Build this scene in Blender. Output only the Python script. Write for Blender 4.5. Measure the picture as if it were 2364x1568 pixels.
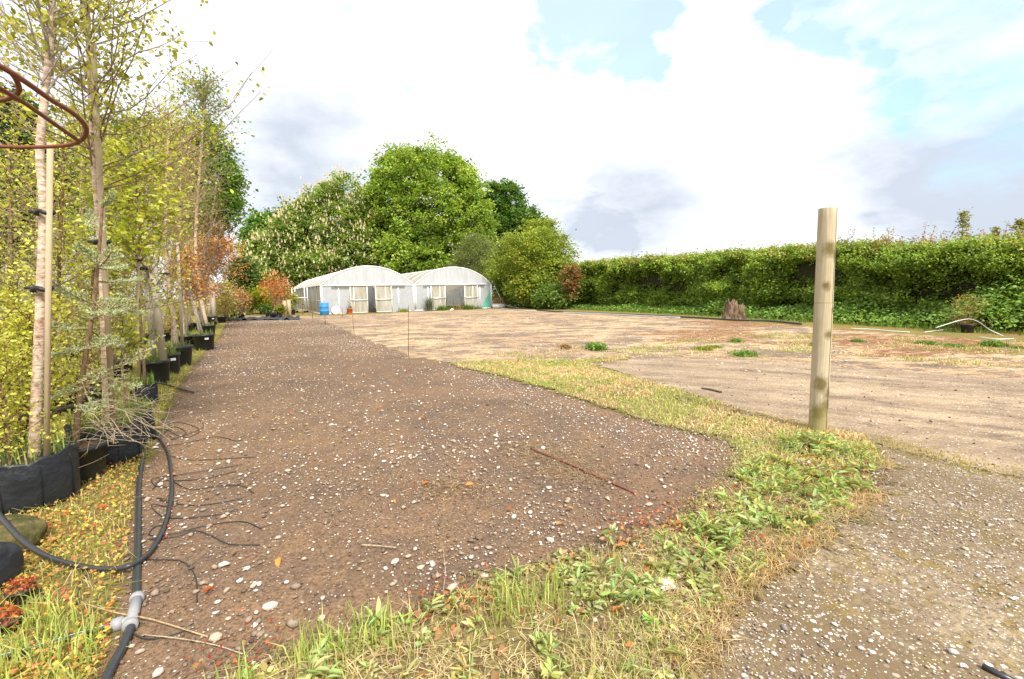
import bpy, math, random
import numpy as np
from mathutils import Vector, Matrix, noise as mnoise

for o in list(bpy.data.objects): bpy.data.objects.remove(o)
S = bpy.context.scene
COL = S.collection
RNG = np.random.default_rng(7)
random.seed(7)

# ------------------------------------------------------------------ camera
FPX, PITCH, ROLL, H = 1042.0, math.radians(6.0), math.radians(1.07), 1.5
fw = np.array([0, math.cos(PITCH), -math.sin(PITCH)])
u0 = np.array([0, math.sin(PITCH), math.cos(PITCH)])
r0 = np.array([1.0, 0, 0])
rt = r0*math.cos(ROLL) - u0*math.sin(ROLL)
up = u0*math.cos(ROLL) + r0*math.sin(ROLL)
cam = bpy.data.cameras.new('camera'); camo = bpy.data.objects.new('camera', cam); COL.objects.link(camo)
camo.matrix_world = Matrix(((rt[0], up[0], -fw[0], 0), (rt[1], up[1], -fw[1], 0), (rt[2], up[2], -fw[2], H), (0, 0, 0, 1)))
cam.sensor_width = 36; cam.lens = 36*FPX/2364
cam.clip_start = 0.05; cam.clip_end = 6000
S.camera = camo

def ray(u, v):
    return fw + rt*(u-1182)/FPX + up*(784-v)/FPX
def G(u, v, z=0.0):                 # where the line of sight meets the ground
    d = ray(u, v); t = (z-H)/d[2]
    return np.array([d[0]*t, d[1]*t, z])
def P(u, v, Y):                     # point at depth Y
    d = ray(u, v); t = Y/d[1]
    return np.array([d[0]*t, Y, H+d[2]*t])
def V3(*a): return np.array(a, float)

# ------------------------------------------------------------------ light
SUN_EL, SUN_AZ = math.radians(50), math.radians(150)      # azimuth clockwise from +Y (behind, to the right)
SKYS = 0.15
w = bpy.data.worlds.new('World'); S.world = w; w.use_nodes = True
NT = w.node_tree; NT.nodes.clear()
def wn(t, **k):
    n = NT.nodes.new(t)
    for a, b in k.items(): setattr(n, a, b)
    return n
def wl(a, b): NT.links.new(a, b)
def wmath(op, a, b=None, c=None, clamp=False):
    n = wn('ShaderNodeMath', operation=op); n.use_clamp = clamp
    for i, x in enumerate((a, b, c)):
        if x is None: continue
        if isinstance(x, (int, float)): n.inputs[i].default_value = x
        else: wl(x, n.inputs[i])
    return n.outputs[0]
sky = wn('ShaderNodeTexSky'); sky.sky_type = 'NISHITA'; sky.sun_disc = False
sky.sun_elevation = SUN_EL; sky.sun_rotation = SUN_AZ; sky.air_density = 1.0; sky.dust_density = 0.6
tc = wn('ShaderNodeTexCoord')
n1 = wn('ShaderNodeTexNoise'); n1.inputs['Scale'].default_value = 3.2; n1.inputs['Detail'].default_value = 9; n1.inputs['Roughness'].default_value = 0.62
mp = wn('ShaderNodeMapping'); mp.inputs['Scale'].default_value = (1, 1, 2.2); wl(tc.outputs['Generated'], mp.inputs[0]); wl(mp.outputs[0], n1.inputs[0])
n2 = wn('ShaderNodeTexNoise'); n2.inputs['Scale'].default_value = 1.4; n2.inputs['Detail'].default_value = 5; wl(mp.outputs[0], n2.inputs[0])
nz = wmath('SUBTRACT', n1.outputs[0], 0.5)
nz2 = wmath('SUBTRACT', n2.outputs[0], 0.5)
def warp(scale, amt, src):
    nn = wn('ShaderNodeTexNoise'); nn.inputs['Scale'].default_value = scale; nn.inputs['Detail'].default_value = 6; nn.inputs['Roughness'].default_value = .55; wl(mp.outputs[0], nn.inputs[0])
    a = wn('ShaderNodeVectorMath', operation='SUBTRACT'); wl(nn.outputs['Color'], a.inputs[0]); a.inputs[1].default_value = (.5, .5, .5)
    b_ = wn('ShaderNodeVectorMath', operation='SCALE'); wl(a.outputs[0], b_.inputs[0]); b_.inputs['Scale'].default_value = amt
    c_ = wn('ShaderNodeVectorMath', operation='ADD'); wl(src, c_.inputs[0]); wl(b_.outputs[0], c_.inputs[1]); return c_.outputs[0]
WDIR = warp(9, .10, warp(3.5, .34, tc.outputs['Generated']))
def blobs(lst, amp):
    tot = None
    for (u, v, rad, wt) in lst:
        d = ray(u, v); d = d/np.linalg.norm(d)
        vm = wn('ShaderNodeVectorMath', operation='DISTANCE'); wl(WDIR, vm.inputs[0]); vm.inputs[1].default_value = tuple(d)
        x = wmath('DIVIDE', vm.outputs['Value'], rad)
        x = wmath('SUBTRACT', 1.0, x)
        x = wmath('ADD', x, wmath('MULTIPLY', nz, amp))
        x = wmath('ADD', x, wmath('MULTIPLY', nz2, amp*0.6))
        x = wmath('MULTIPLY', x, wt)
        x = wmath('MAXIMUM', x, 0.0)
        tot = x if tot is None else wmath('MAXIMUM', tot, x)
    return wmath('MINIMUM', tot, 1.0)
holes = blobs([(1340, 20, .13, 2.0), (1450, 50, .12, 2.2), (1530, 90, .06, 2.4), (1270, 110, .06, 1.5), (1900, 10, .06, 1.4), (1970, 90, .07, 1.6), (2040, 180, .07, 1.4), (2090, 240, .05, 1.2), (800, -900, .5, 2.5), (2900, -700, .4, 2)], 1.3)
greys = blobs([(700, 370, .30, 1.1), (600, 420, .20, 1.3), (900, 330, .16, .6), (1480, 450, .24, 1.1), (1400, 530, .16, 1.5), (1600, 350, .2, .7), (2280, 440, .30, 1.4), (2380, 490, .24, 1.6), (2280, 280, .28, .8), (2120, 490, .15, 1.3), (-800, 300, .5, 1.2), (3200, 300, .4, 1.4)], .9)
greys = wmath('MAXIMUM', greys, wmath('MULTIPLY', wmath('MAXIMUM', wmath('MULTIPLY_ADD', nz2, 2.2, .02), 0.0), .8))
tone = wn('ShaderNodeMixRGB'); wl(greys, tone.inputs[0]); tone.inputs[1].default_value = (.80, .81, .83, 1); tone.inputs[2].default_value = (.36, .395, .455, 1)
fine = wmath('MULTIPLY_ADD', nz, 0.18, 1.0)
vmul = wn('ShaderNodeVectorMath', operation='SCALE'); wl(tone.outputs[0], vmul.inputs[0]); wl(fine, vmul.inputs['Scale'])
bgc = wn('ShaderNodeBackground'); wl(vmul.outputs[0], bgc.inputs[0]); bgc.inputs[1].default_value = 0.92
skt = wn('ShaderNodeMixRGB', blend_type='MULTIPLY'); skt.inputs[0].default_value = 1; wl(sky.outputs[0], skt.inputs[1]); skt.inputs[2].default_value = (.72, 1.0, 1.0, 1)
bgs = wn('ShaderNodeBackground'); wl(skt.outputs[0], bgs.inputs[0]); bgs.inputs[1].default_value = SKYS
mxw = wn('ShaderNodeMixShader'); wl(wmath('MULTIPLY', wmath('POWER', holes, 1.2), 0.62), mxw.inputs[0]); wl(bgc.outputs[0], mxw.inputs[1]); wl(bgs.outputs[0], mxw.inputs[2])
wo = wn('ShaderNodeOutputWorld'); wl(mxw.outputs[0], wo.inputs[0])

sl = bpy.data.lights.new('sun', 'SUN'); sl.energy = 3.0; sl.angle = math.radians(9); sl.color = (1, .93, .80)
so = bpy.data.objects.new('sun', sl); COL.objects.link(so)
sd = Vector((math.sin(SUN_AZ)*math.cos(SUN_EL), math.cos(SUN_AZ)*math.cos(SUN_EL), math.sin(SUN_EL)))
so.rotation_euler = sd.to_track_quat('Z', 'Y').to_euler()
S.view_settings.view_transform = 'Standard'; S.view_settings.look = 'None'
S.view_settings.exposure = 1.08; S.view_settings.gamma = 1
S.cycles.max_bounces = 6; S.cycles.transparent_max_bounces = 12; S.cycles.use_denoising = True

# ------------------------------------------------------------------ materials
def nodes(name):
    m = bpy.data.materials.new(name); m.use_nodes = True
    nt = m.node_tree; nt.nodes.clear()
    return m, nt
class NB:
    def __init__(s, name):
        s.m, s.nt = nodes(name)
        s.geo = s.n('ShaderNodeNewGeometry'); s.out = s.n('ShaderNodeOutputMaterial')
    def n(s, t, **k):
        x = s.nt.nodes.new(t)
        for a, b in k.items(): setattr(x, a, b)
        return x
    def l(s, a, b): s.nt.links.new(a, b)
    def val(s, inp, x):
        if hasattr(x, 'is_linked') or hasattr(x, 'links'): s.l(x, inp)
        elif isinstance(x, (tuple, list)): inp.default_value = (*x, 1)[:4] if len(inp.default_value) == 4 else x[:3]
        else: inp.default_value = x
    def noise(s, scale, detail=4, rough=.5, stretch=None, vec=None, dist=0):
        n = s.n('ShaderNodeTexNoise'); n.inputs['Scale'].default_value = scale; n.inputs['Detail'].default_value = detail
        n.inputs['Roughness'].default_value = rough; n.inputs['Distortion'].default_value = dist
        v = vec or s.geo.outputs['Position']
        if stretch:
            mp = s.n('ShaderNodeMapping'); mp.inputs['Scale'].default_value = stretch[:3]
            if len(stretch) > 3: mp.inputs['Rotation'].default_value = (0, 0, stretch[3])
            s.l(v, mp.inputs[0]); v = mp.outputs[0]
        s.l(v, n.inputs[0]); return n.outputs[0]
    def voro(s, scale, feature='F1', out='Distance', rnd=1):
        n = s.n('ShaderNodeTexVoronoi', feature=feature); n.inputs['Scale'].default_value = scale; n.inputs['Randomness'].default_value = rnd
        s.l(s.geo.outputs['Position'], n.inputs[0]); return n.outputs[out]
    def ramp(s, x, stops):
        r = s.n('ShaderNodeValToRGB'); s.l(x, r.inputs[0]); e = r.color_ramp.elements
        while len(e) < len(stops): e.new(.5)
        for i, (p, c) in enumerate(stops):
            e[i].position = p
            c = (c, c, c) if isinstance(c, (int, float)) else c
            e[i].color = (*c, 1)
        return r.outputs[0]
    def mix(s, f, a, b, mode='MIX'):
        m = s.n('ShaderNodeMixRGB', blend_type=mode); s.val(m.inputs[0], f); s.val(m.inputs[1], a); s.val(m.inputs[2], b); return m.outputs[0]
    def math(s, op, a, b=0.0):
        m = s.n('ShaderNodeMath', operation=op); s.val(m.inputs[0], a); s.val(m.inputs[1], b); return m.outputs[0]
    def attr(s, name, out='Color'):
        a = s.n('ShaderNodeAttribute'); a.attribute_name = name; return a.outputs[out]
    def bump(s, h, dist=.01, strength=1):
        b = s.n('ShaderNodeBump'); b.inputs['Distance'].default_value = dist; b.inputs['Strength'].default_value = strength
        s.l(h, b.inputs['Height']); return b.outputs[0]
    def bsdf(s, color, rough=.8, metal=0, spec=.3, normal=None):
        b = s.n('ShaderNodeBsdfPrincipled'); s.val(b.inputs['Base Color'], color); s.val(b.inputs['Roughness'], rough)
        b.inputs['Metallic'].default_value = metal; b.inputs['Specular IOR Level'].default_value = spec
        if normal is not None: s.l(normal, b.inputs['Normal'])
        return b.outputs[0]
    def done(s, sh): s.l(sh, s.out.inputs[0]); return s.m
    def cut(s, sh, alpha):
        t = s.n('ShaderNodeBsdfTransparent'); m = s.n('ShaderNodeMixShader')
        s.l(alpha, m.inputs[0]); s.l(t.outputs[0], m.inputs[1]); s.l(sh, m.inputs[2]); return m.outputs[0]

def plain(name, col, rough=.6, metal=0, spec=.4, var=.15, vs=8, bump=0.0, bs=60, stretch=None):
    b = NB(name)
    nz = b.noise(vs, 4, .6, stretch)
    c = b.mix(nz, tuple(x*(1-var) for x in col), tuple(min(1, x*(1+var)) for x in col))
    nm = b.bump(b.noise(bs, 3, .6, stretch), bump) if bump else None
    return b.done(b.bsdf(c, rough, metal, spec, nm))
def leafmat(name, trans=.42, rough=.5, spec=.35):
    b = NB(name); c = b.attr('col')
    p = b.bsdf(c, rough, 0, spec)
    t = b.n('ShaderNodeBsdfTranslucent'); b.l(b.mix(1.0, c, (1.25, 1.2, .6), 'MULTIPLY'), t.inputs[0])
    m = b.n('ShaderNodeMixShader'); m.inputs[0].default_value = trans; b.l(p, m.inputs[1]); b.l(t.outputs[0], m.inputs[2])
    return b.done(m.outputs[0])
M = {}
M['leaf'] = leafmat('leaf')
M['needle'] = leafmat('needle', .15, .6)
M['grass'] = leafmat('grass_blade', .35, .6, .2)
b = NB('coloured_bark'); c = b.attr('col'); nz = b.noise(60, 4, .7, (1, 1, .35)); c2 = b.mix(b.ramp(nz, [(.35, .45), (.6, 1.1)]), (0, 0, 0), c)
M['bark'] = b.done(b.bsdf(c2, .85, 0, .2, b.bump(nz, .01)))
b = NB('birch_bark'); nz = b.noise(16, 5, .7, (1, 1, 3.0)); n2_ = b.noise(35, 3, .7, (1, 1, 5))
c = b.ramp(nz, [(.30, (.16, .08, .05)), (.42, (.42, .27, .19)), (.55, (.62, .50, .40)), (.75, (.74, .68, .60))])
c = b.mix(b.ramp(n2_, [(.30, 1), (.37, 0)]), c, (.05, .035, .03))
M['birch'] = b.done(b.bsdf(c, .7, 0, .3, b.bump(nz, .006)))
M['stake'] = plain('stake_wood', (.42, .33, .21), .8, var=.25, vs=14, bump=.004, stretch=(1, 1, .08))
M['grey_stake'] = plain('weathered_wood', (.46, .40, .31), .85, var=.22, vs=10, bump=.004, stretch=(1, 1, .08))
M['pot'] = plain('black_plastic', (.018, .020, .023), .42, spec=.5, var=.3, vs=12)
M['fabric'] = plain('woven_black_fabric', (.017, .021, .027), .48, spec=.45, var=.4, vs=7, bump=.02, bs=7, stretch=(1, 1, 1.2))
M['compost'] = plain('compost', (.10, .065, .04), .95, var=.5, vs=30, bump=.02, bs=50)
M['hose'] = plain('black_hose', (.030, .032, .035), .35, spec=.5, var=.3, vs=20)
M['rust'] = plain('rust', (.19, .062, .033), .75, spec=.3, var=.4, vs=60, bump=.001, bs=300)
M['white_label'] = plain('label_card', (.8, .8, .78), .6, var=.03)
M['alu'] = plain('galvanised_metal', (.62, .64, .66), .45, metal=.4, var=.08)
M['whiteframe'] = plain('white_frame', (.86, .87, .88), .5, var=.03)
M['blue'] = plain('blue_plastic', (.03, .26, .62), .4, var=.1)
M['terracotta'] = plain('terracotta_plastic', (.58, .13, .035), .6, var=.12)
M['greyfit'] = plain('grey_plastic', (.28, .28, .29), .45, var=.1)
M['red'] = plain('red_plastic', (.6, .06, .04), .5, var=.1)
M['greenstripe'] = plain('green_stripe', (.30, .46, .36), .5, var=.1)
M['whitepaint'] = plain('white_plastic', (.8, .81, .8), .5, var=.05)
M['tie'] = plain('rubber_tie', (.012, .013, .016), .5, spec=.4)
M['teal'] = plain('green_netting', (.12, .42, .33), .8, var=.2)
# ----- polytunnel films
def film(name, c1, c2, tr, alpha, sc=3, stretch=None, streak=0.0):
    b = NB(name); nz = b.noise(sc, 5, .6, stretch); c = b.mix(b.ramp(nz, [(.35, 0.), (.65, 1.)]), c1, c2)
    if streak:
        st = b.noise(5, 3, .6, (1, 1, .12)); c = b.mix(b.ramp(st, [(.45, 0.), (.62, streak)]), c, (.38, .34, .20))
    h = b.noise(9, 3, .5, (1, 1, .15))
    p = b.bsdf(c, .32, 0, .5, b.bump(h, .012)); t = b.n('ShaderNodeBsdfTranslucent'); b.l(c, t.inputs[0])
    m = b.n('ShaderNodeMixShader'); m.inputs[0].default_value = tr; b.l(p, m.inputs[1]); b.l(t.outputs[0], m.inputs[2])
    tt = b.n('ShaderNodeBsdfTransparent'); m2 = b.n('ShaderNodeMixShader'); m2.inputs[0].default_value = alpha
    b.l(m.outputs[0], m2.inputs[1]); b.l(tt.outputs[0], m2.inputs[2])
    return b.done(m2.outputs[0])
M['film'] = film('clear_film', (.56, .60, .66), (.66, .69, .74), .42, .10)
M['gable'] = film('gable_film', (.54, .58, .63), (.68, .71, .75), .40, .05, 5, (1, 1, .1))
M['rooffilm'] = film('roof_film', (.60, .54, .43), (.74, .70, .61), .45, .05, 1.2)
M['doorfilm'] = film('door_film', (.60, .61, .58), (.68, .62, .48), .42, .10, 1.6, None, .6)
M['drape'] = film('drape_film', (.80, .81, .79), (.86, .86, .84), .3, .0)

# ----- ground surfaces (mask = edge distance attribute, broken up by noise)
def edge(b, amp=.5, scale=1.6, fine=.45):
    d = b.attr('sd', 'Fac'); nz = b.noise(scale, 6, .7)
    x = b.math('ADD', d, b.math('MULTIPLY', b.math('SUBTRACT', nz, .5), amp))
    x = b.math('ADD', x, b.math('MULTIPLY', b.math('SUBTRACT', b.noise(28, 4, .8), .5), fine))
    return b.math('GREATER_THAN', x, 0.0)
def pebbly(b, base, sc, thr, cols, amt=1.0):
    dcell = b.voro(sc); rc = b.voro(sc, out='Color')
    sep = b.n('ShaderNodeSeparateColor'); b.l(rc, sep.inputs[0])
    # only some cells carry a pebble, each with its own size
    size = b.math('MULTIPLY', b.math('SUBTRACT', sep.outputs[0], 1-amt), thr/amt)
    msk = b.math('LESS_THAN', dcell, size)
    pc = b.ramp(sep.outputs[1], cols)
    return b.mix(msk, base, pc), msk
STC = [(0, (.20, .14, .10)), (.35, (.36, .30, .25)), (.6, (.62, .58, .53)), (1, (.74, .73, .70))]
# soil yard
b = NB('soil'); nA = b.noise(.35, 6, .65, None, None, .4); nB = b.noise(3.2, 6, .7); nC = b.noise(60, 5, .75)
c = b.ramp(nA, [(.36, (.27, .17, .10)), (.48, (.185, .122, .080)), (.60, (.125, .088, .066))])
c = b.mix(b.ramp(nB, [(.42, .0), (.70, .7)]), c, (.30, .175, .085))
c = b.mix(b.ramp(b.noise(1.1, 6, .75), [(.52, .0), (.70, .55)]), c, (.085, .062, .050))
c = b.mix(b.ramp(nC, [(.42, .75), (.56, 0.)]), c, (.075, .05, .038)); c = b.mix(b.ramp(b.noise(24, 5, .85), [(.52, 0.), (.62, .5)]), c, (.30, .21, .14))
c, m1 = pebbly(b, c, 75, .42, STC, .14); c, m2 = pebbly(b, c, 30, .30, STC, .06)
hh = b.math('ADD', b.math('MULTIPLY', nC, .6), b.math('ADD', m1, m2))
sh = b.bsdf(c, .95, 0, .12, b.bump(hh, .012))
M['soil'] = b.done(b.cut(sh, edge(b, .7, 2.2)))
# grass / earth base ground
b = NB('field'); nA = b.noise(.5, 6, .7); nB = b.noise(14, 6, .75)
c = b.ramp(nA, [(.3, (.20, .20, .05)), (.5, (.30, .25, .08)), (.7, (.33, .20, .08))])
c = b.mix(b.ramp(nB, [(.35, 0.), (.7, .8)]), c, (.09, .055, .03))
M['field'] = b.done(b.bsdf(c, .95, 0, .1, b.bump(nB, .04)))
# stained concrete yard
def yard(name, dull):
    b = NB(name)
    st = (.55, 1., 1., -.48)
    nA = b.noise(.30, 7, .66, st, None, .6); nB = b.noise(1.4, 7, .72, st); nC = b.noise(40, 5, .8); nD = b.noise(.75, 6, .7, (.5, 1, 1, .35)); nE = b.noise(7, 6, .75, (.4, 1, 1, -.4))
    if dull:
        c = b.ramp(nA, [(.3, (.30, .22, .15)), (.55, (.24, .19, .14)), (.75, (.16, .13, .105))])
        c = b.mix(b.ramp(nE, [(.45, 0.), (.75, .55)]), c, (.40, .31, .19))
        c = b.mix(b.ramp(nB, [(.58, 0.), (.72, .6)]), c, (.085, .065, .05))
        c = b.mix(b.ramp(nD, [(.66, 0.), (.74, .5)]), c, (.22, .09, .02))
    else:
        nG = b.noise(.22, 4, .6); nH = b.noise(.9, 7, .75, (.6, 1, 1, -.5)); nI = b.noise(3.3, 6, .8, (.55, 1, 1, -.45)); nJ = b.noise(.12, 5, .65)
        c = b.ramp(nE, [(.35, (.40, .265, .14)), (.5, (.57, .40, .23)), (.65, (.70, .54, .34))])
        c = b.mix(b.ramp(nJ, [(.45, 0.), (.56, .7)]), c, (.36, .23, .13))
        c = b.mix(b.ramp(nH, [(.50, 0.), (.54, .8)]), c, (.18, .13, .095))
        c = b.mix(b.ramp(nI, [(.51, 0.), (.57, .8)]), c, (.12, .09, .075))
        c = b.mix(b.ramp(nB, [(.56, 0.), (.63, .6)]), c, (.22, .16, .11))
        mo = None
        for (x_, y_, r_) in ((10.5, 11.5, 3.6), (6.5, 14.5, 2.6), (13, 14.5, 2.6), (9.5, 19, 2.4)):
            vd = b.n('ShaderNodeVectorMath', operation='DISTANCE'); b.l(b.geo.outputs['Position'], vd.inputs[0]); vd.inputs[1].default_value = (x_, y_, 0)
            q_ = b.math('SUBTRACT', 1.25, b.math('DIVIDE', vd.outputs['Value'], r_)); mo = q_ if mo is None else b.math('MAXIMUM', mo, q_)
        mo = b.math('ADD', mo, b.math('MULTIPLY', b.math('SUBTRACT', nD, .5), 3.5))
        mo = b.ramp(mo, [(.42, 0.), (.62, .95)])
        mo = b.math('MULTIPLY', mo, b.ramp(b.noise(5, 6, .85, (.5, 1, 1, -.4)), [(.42, .05), (.53, 1.)]))
        c = b.mix(mo, c, (.22, .085, .018))
    c = b.mix(b.ramp(nC, [(.4, .35), (.6, 0.)]), c, (.07, .05, .04))
    c, m1 = pebbly(b, c, 28, .45, STC, .3)
    h = b.math('ADD', b.math('MULTIPLY', nE, 1.), b.math('MULTIPLY', nC, .5))
    sh = b.bsdf(c, .9, 0, .2, b.bump(h, .012))
    return b.done(b.cut(sh, edge(b, .9, 1.4)))
M['yard'] = yard('stained_concrete', False)
# concrete drive with curved sweeping streaks
b = NB('drive_concrete')
sx = b.n('ShaderNodeSeparateXYZ'); b.l(b.geo.outputs['Position'], sx.inputs[0])
# distance from the centre of the bend gives the streaks their curve
dx = b.math('SUBTRACT', sx.outputs[0], -6.0); dy = b.math('SUBTRACT', sx.outputs[1], -9.0)
rad = b.math('SQRT', b.math('ADD', b.math('MULTIPLY', dx, dx), b.math('MULTIPLY', dy, dy)))
ang = b.math('ARCTAN2', dy, dx)
cv = b.n('ShaderNodeCombineXYZ'); b.l(rad, cv.inputs[0]); b.l(b.math('MULTIPLY', ang, 1.2), cv.inputs[1])
nS = b.math('ADD', b.math('MULTIPLY', b.noise(2.2, 7, .7, None, cv.outputs[0]), .55), b.math('MULTIPLY', b.noise(2.2, 7, .75, (.5, 1, 1, -.2)), .45)); nT = b.noise(.5, 5, .6); nF = b.noise(45, 6, .85)
c = b.ramp(nS, [(.40, (.20, .145, .10)), (.49, (.34, .25, .165)), (.58, (.47, .36, .24))])
c = b.mix(b.ramp(nT, [(.45, 0.), (.7, .6)]), c, (.20, .145, .10))
c = b.mix(b.ramp(nF, [(.40, .7), (.52, 0.)]), c, (.10, .07, .045))
c = b.mix(b.ramp(b.noise(1.2, 6, .8), [(.57, 0.), (.66, .7)]), c, (.12, .085, .06))
c, m1 = pebbly(b, c, 45, .40, STC, .35)
M['drive'] = b.done(b.cut(b.bsdf(c, .9, 0, .2, b.bump(nF, .008)), edge(b, .5, 1.8)))
# gravel track
b = NB('gravel'); nA = b.noise(.9, 6, .65); nB = b.noise(45, 5, .8); nC = b.noise(5, 6, .7)
c = b.ramp(nA, [(.38, (.19, .135, .08)), (.5, (.27, .20, .125)), (.6, (.36, .28, .18))])
c = b.mix(b.ramp(nC, [(.50, 0.), (.60, .8)]), c, (.22, .155, .03))
c = b.mix(b.ramp(nB, [(.4, .75), (.58, 0.)]), c, (.06, .045, .035))
gx = b.n('ShaderNodeSeparateXYZ'); b.l(b.geo.outputs['Position'], gx.inputs[0])
gdx = b.math('SUBTRACT', gx.outputs[0], -3.2); gdy = b.math('SUBTRACT', gx.outputs[1], 0.0)
gr_ = b.math('SQRT', b.math('ADD', b.math('MULTIPLY', gdx, gdx), b.math('MULTIPLY', gdy, gdy)))
gv = b.n('ShaderNodeCombineXYZ'); b.l(gr_, gv.inputs[0]); b.l(b.math('MULTIPLY', b.math('ARCTAN2', gdy, gdx), .8), gv.inputs[1])
c = b.mix(b.ramp(b.noise(1.7, 4, .6, None, gv.outputs[0]), [(.44, .0), (.56, .75)]), c, (.15, .105, .06))
GC = [(0, (.18, .14, .10)), (.35, (.34, .28, .22)), (.7, (.48, .44, .38)), (1, (.68, .65, .60))]
c, m1 = pebbly(b, c, 90, .5, GC, .65); c, m2 = pebbly(b, c, 40, .5, GC, .35)
M['gravel'] = b.done(b.cut(b.bsdf(c, .9, 0, .2, b.bump(b.math('ADD', m1, m2), .010)), edge(b, .8, 2.4, .8)))
# verge
b = NB('verge'); nA = b.noise(1.2, 6, .7); nB = b.noise(22, 6, .8); nC = b.noise(90, 4, .8)
c = b.ramp(nA, [(.36, (.26, .23, .07)), (.5, (.42, .33, .15)), (.62, (.22, .15, .09))])
c = b.mix(b.ramp(nB, [(.42, .8), (.6, 0.)]), c, (.085, .055, .03))
c = b.mix(b.ramp(nC, [(.5, 0.), (.7, .5)]), c, (.42, .34, .17))
M['verge'] = b.done(b.cut(b.bsdf(c, .95, 0, .1, b.bump(nB, .03)), edge(b, .9, 3, .7)))
# big round post
b = NB('post_wood'); tcp = b.n('ShaderNodeTexCoord'); oc = tcp.outputs['Object']
wv = b.n('ShaderNodeTexWave', wave_type='BANDS', bands_direction='X'); wv.inputs['Scale'].default_value = 14; wv.inputs['Distortion'].default_value = 9; wv.inputs['Detail'].default_value = 3; wv.inputs['Detail Scale'].default_value = .6
mpn = b.n('ShaderNodeMapping'); mpn.inputs['Scale'].default_value = (1, 1, .10); b.l(oc, mpn.inputs[0]); b.l(mpn.outputs[0], wv.inputs[0])
c = b.ramp(b.noise(34, 5, .65, (1, 1, .05), oc, .8), [(.3, (.38, .30, .19)), (.5, (.47, .39, .27)), (.7, (.55, .48, .36))])
c = b.mix(.22, c, b.ramp(wv.outputs[0], [(.2, (.30, .23, .14)), (.8, (.56, .49, .37))]))
nz = b.noise(3, 5, .6, (1, 1, .7), oc); c = b.mix(b.ramp(nz, [(.48, 0.), (.7, .5)]), c, (.30, .28, .10))
def spot(c, x, y, z, r, colr, amt=.8, sz=1.0):
    vm = b.n('ShaderNodeVectorMath', operation='DISTANCE'); vm.inputs[1].default_value = (x, y, z*sz)
    m2 = b.n('ShaderNodeMapping'); m2.inputs['Scale'].default_value = (1, 1, sz); b.l(oc, m2.inputs[0]); b.l(m2.outputs[0], vm.inputs[0])
    x_ = b.math('ADD', b.math('DIVIDE', vm.outputs['Value'], r), b.math('MULTIPLY', b.math('SUBTRACT', b.noise(26, 4, .6, None, oc), .5), .9))
    return b.mix(b.ramp(x_, [(.35, amt), (1., 0.)]), c, colr)
for (x, z, r) in [(-.03, 1.86, .075), (.05, 1.80, .075), (-.035, .52, .085), (.04, .42, .07), (0.0, 1.02, .05), (.05, 1.26, .04), (-.04, 1.50, .05), (.02, .30, .08), (-.05, .22, .09)]:
    c = spot(c, x, -.07, z, r, (.15, .115, .04), .95, .75)
c = spot(c, 0, -.05, .02, .34, (.24, .21, .06), .7)
crk = b.n('ShaderNodeSeparateXYZ'); b.l(oc, crk.inputs[0])
wig = b.math('MULTIPLY', b.math('SUBTRACT', b.noise(3, 3, .5, (0, 0, 1), oc), .5), .02)
cx = b.math('ABSOLUTE', b.math('SUBTRACT', b.math('ADD', crk.outputs[0], wig), .028))
crm = b.math('LESS_THAN', cx, b.math('MULTIPLY', b.noise(2.2, 3, .6, (0, 0, 1), oc), .011))
c = b.mix(b.math('MULTIPLY', crm, .85), c, (.06, .045, .03))
ring_ = b.math('LESS_THAN', b.math('ABSOLUTE', b.math('SUBTRACT', crk.outputs[2], 1.335)), .004)
c = b.mix(b.math('MULTIPLY', ring_, .7), c, (.22, .20, .05))
M['post'] = b.done(b.bsdf(c, .75, 0, .25, b.bump(b.math('SUBTRACT', b.math('MULTIPLY', wv.outputs[0], .15), crm), .004)))
b = NB('stump_wood'); nz = b.noise(4, 6, .7, (1, 1, .4)); nz2_ = b.noise(14, 6, .8, (1, 1, .3))
c = b.ramp(nz, [(.38, (.05, .032, .018)), (.48, (.14, .09, .055)), (.56, (.28, .22, .16)), (.62, (.16, .085, .025))])
M['stump'] = b.done(b.bsdf(b.mix(b.ramp(nz2_, [(.35, .8), (.5, 0.)]), c, (.07, .04, .025)), .9, 0, .15, b.bump(nz2_, .05)))
M['stone'] = None
b = NB('stone'); c = b.attr('col'); nz = b.noise(120, 4, .7)
M['stone'] = b.done(b.bsdf(b.mix(b.ramp(nz, [(.3, .35), (.6, 0.)]), c, (.12, .09, .06)), .85, 0, .2, b.bump(nz, .003)))
b = NB('mossy_stone'); nz = b.noise(9, 5, .7)
M['boulder'] = b.done(b.bsdf(b.ramp(nz, [(.35, (.035, .045, .012)), (.5, (.09, .08, .03)), (.68, (.22, .15, .08))]), .9, 0, .2, b.bump(nz, .03)))
b = NB('printed_wrapper'); nz = b.noise(45, 2, .5)
M['wrapper'] = b.done(b.bsdf(b.ramp(nz, [(.42, (.58, .56, .55)), (.48, (.45, .14, .26)), (.53, (.6, .58, .56)), (.60, (.50, .46, .14))]), .5, 0, .4))

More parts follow.
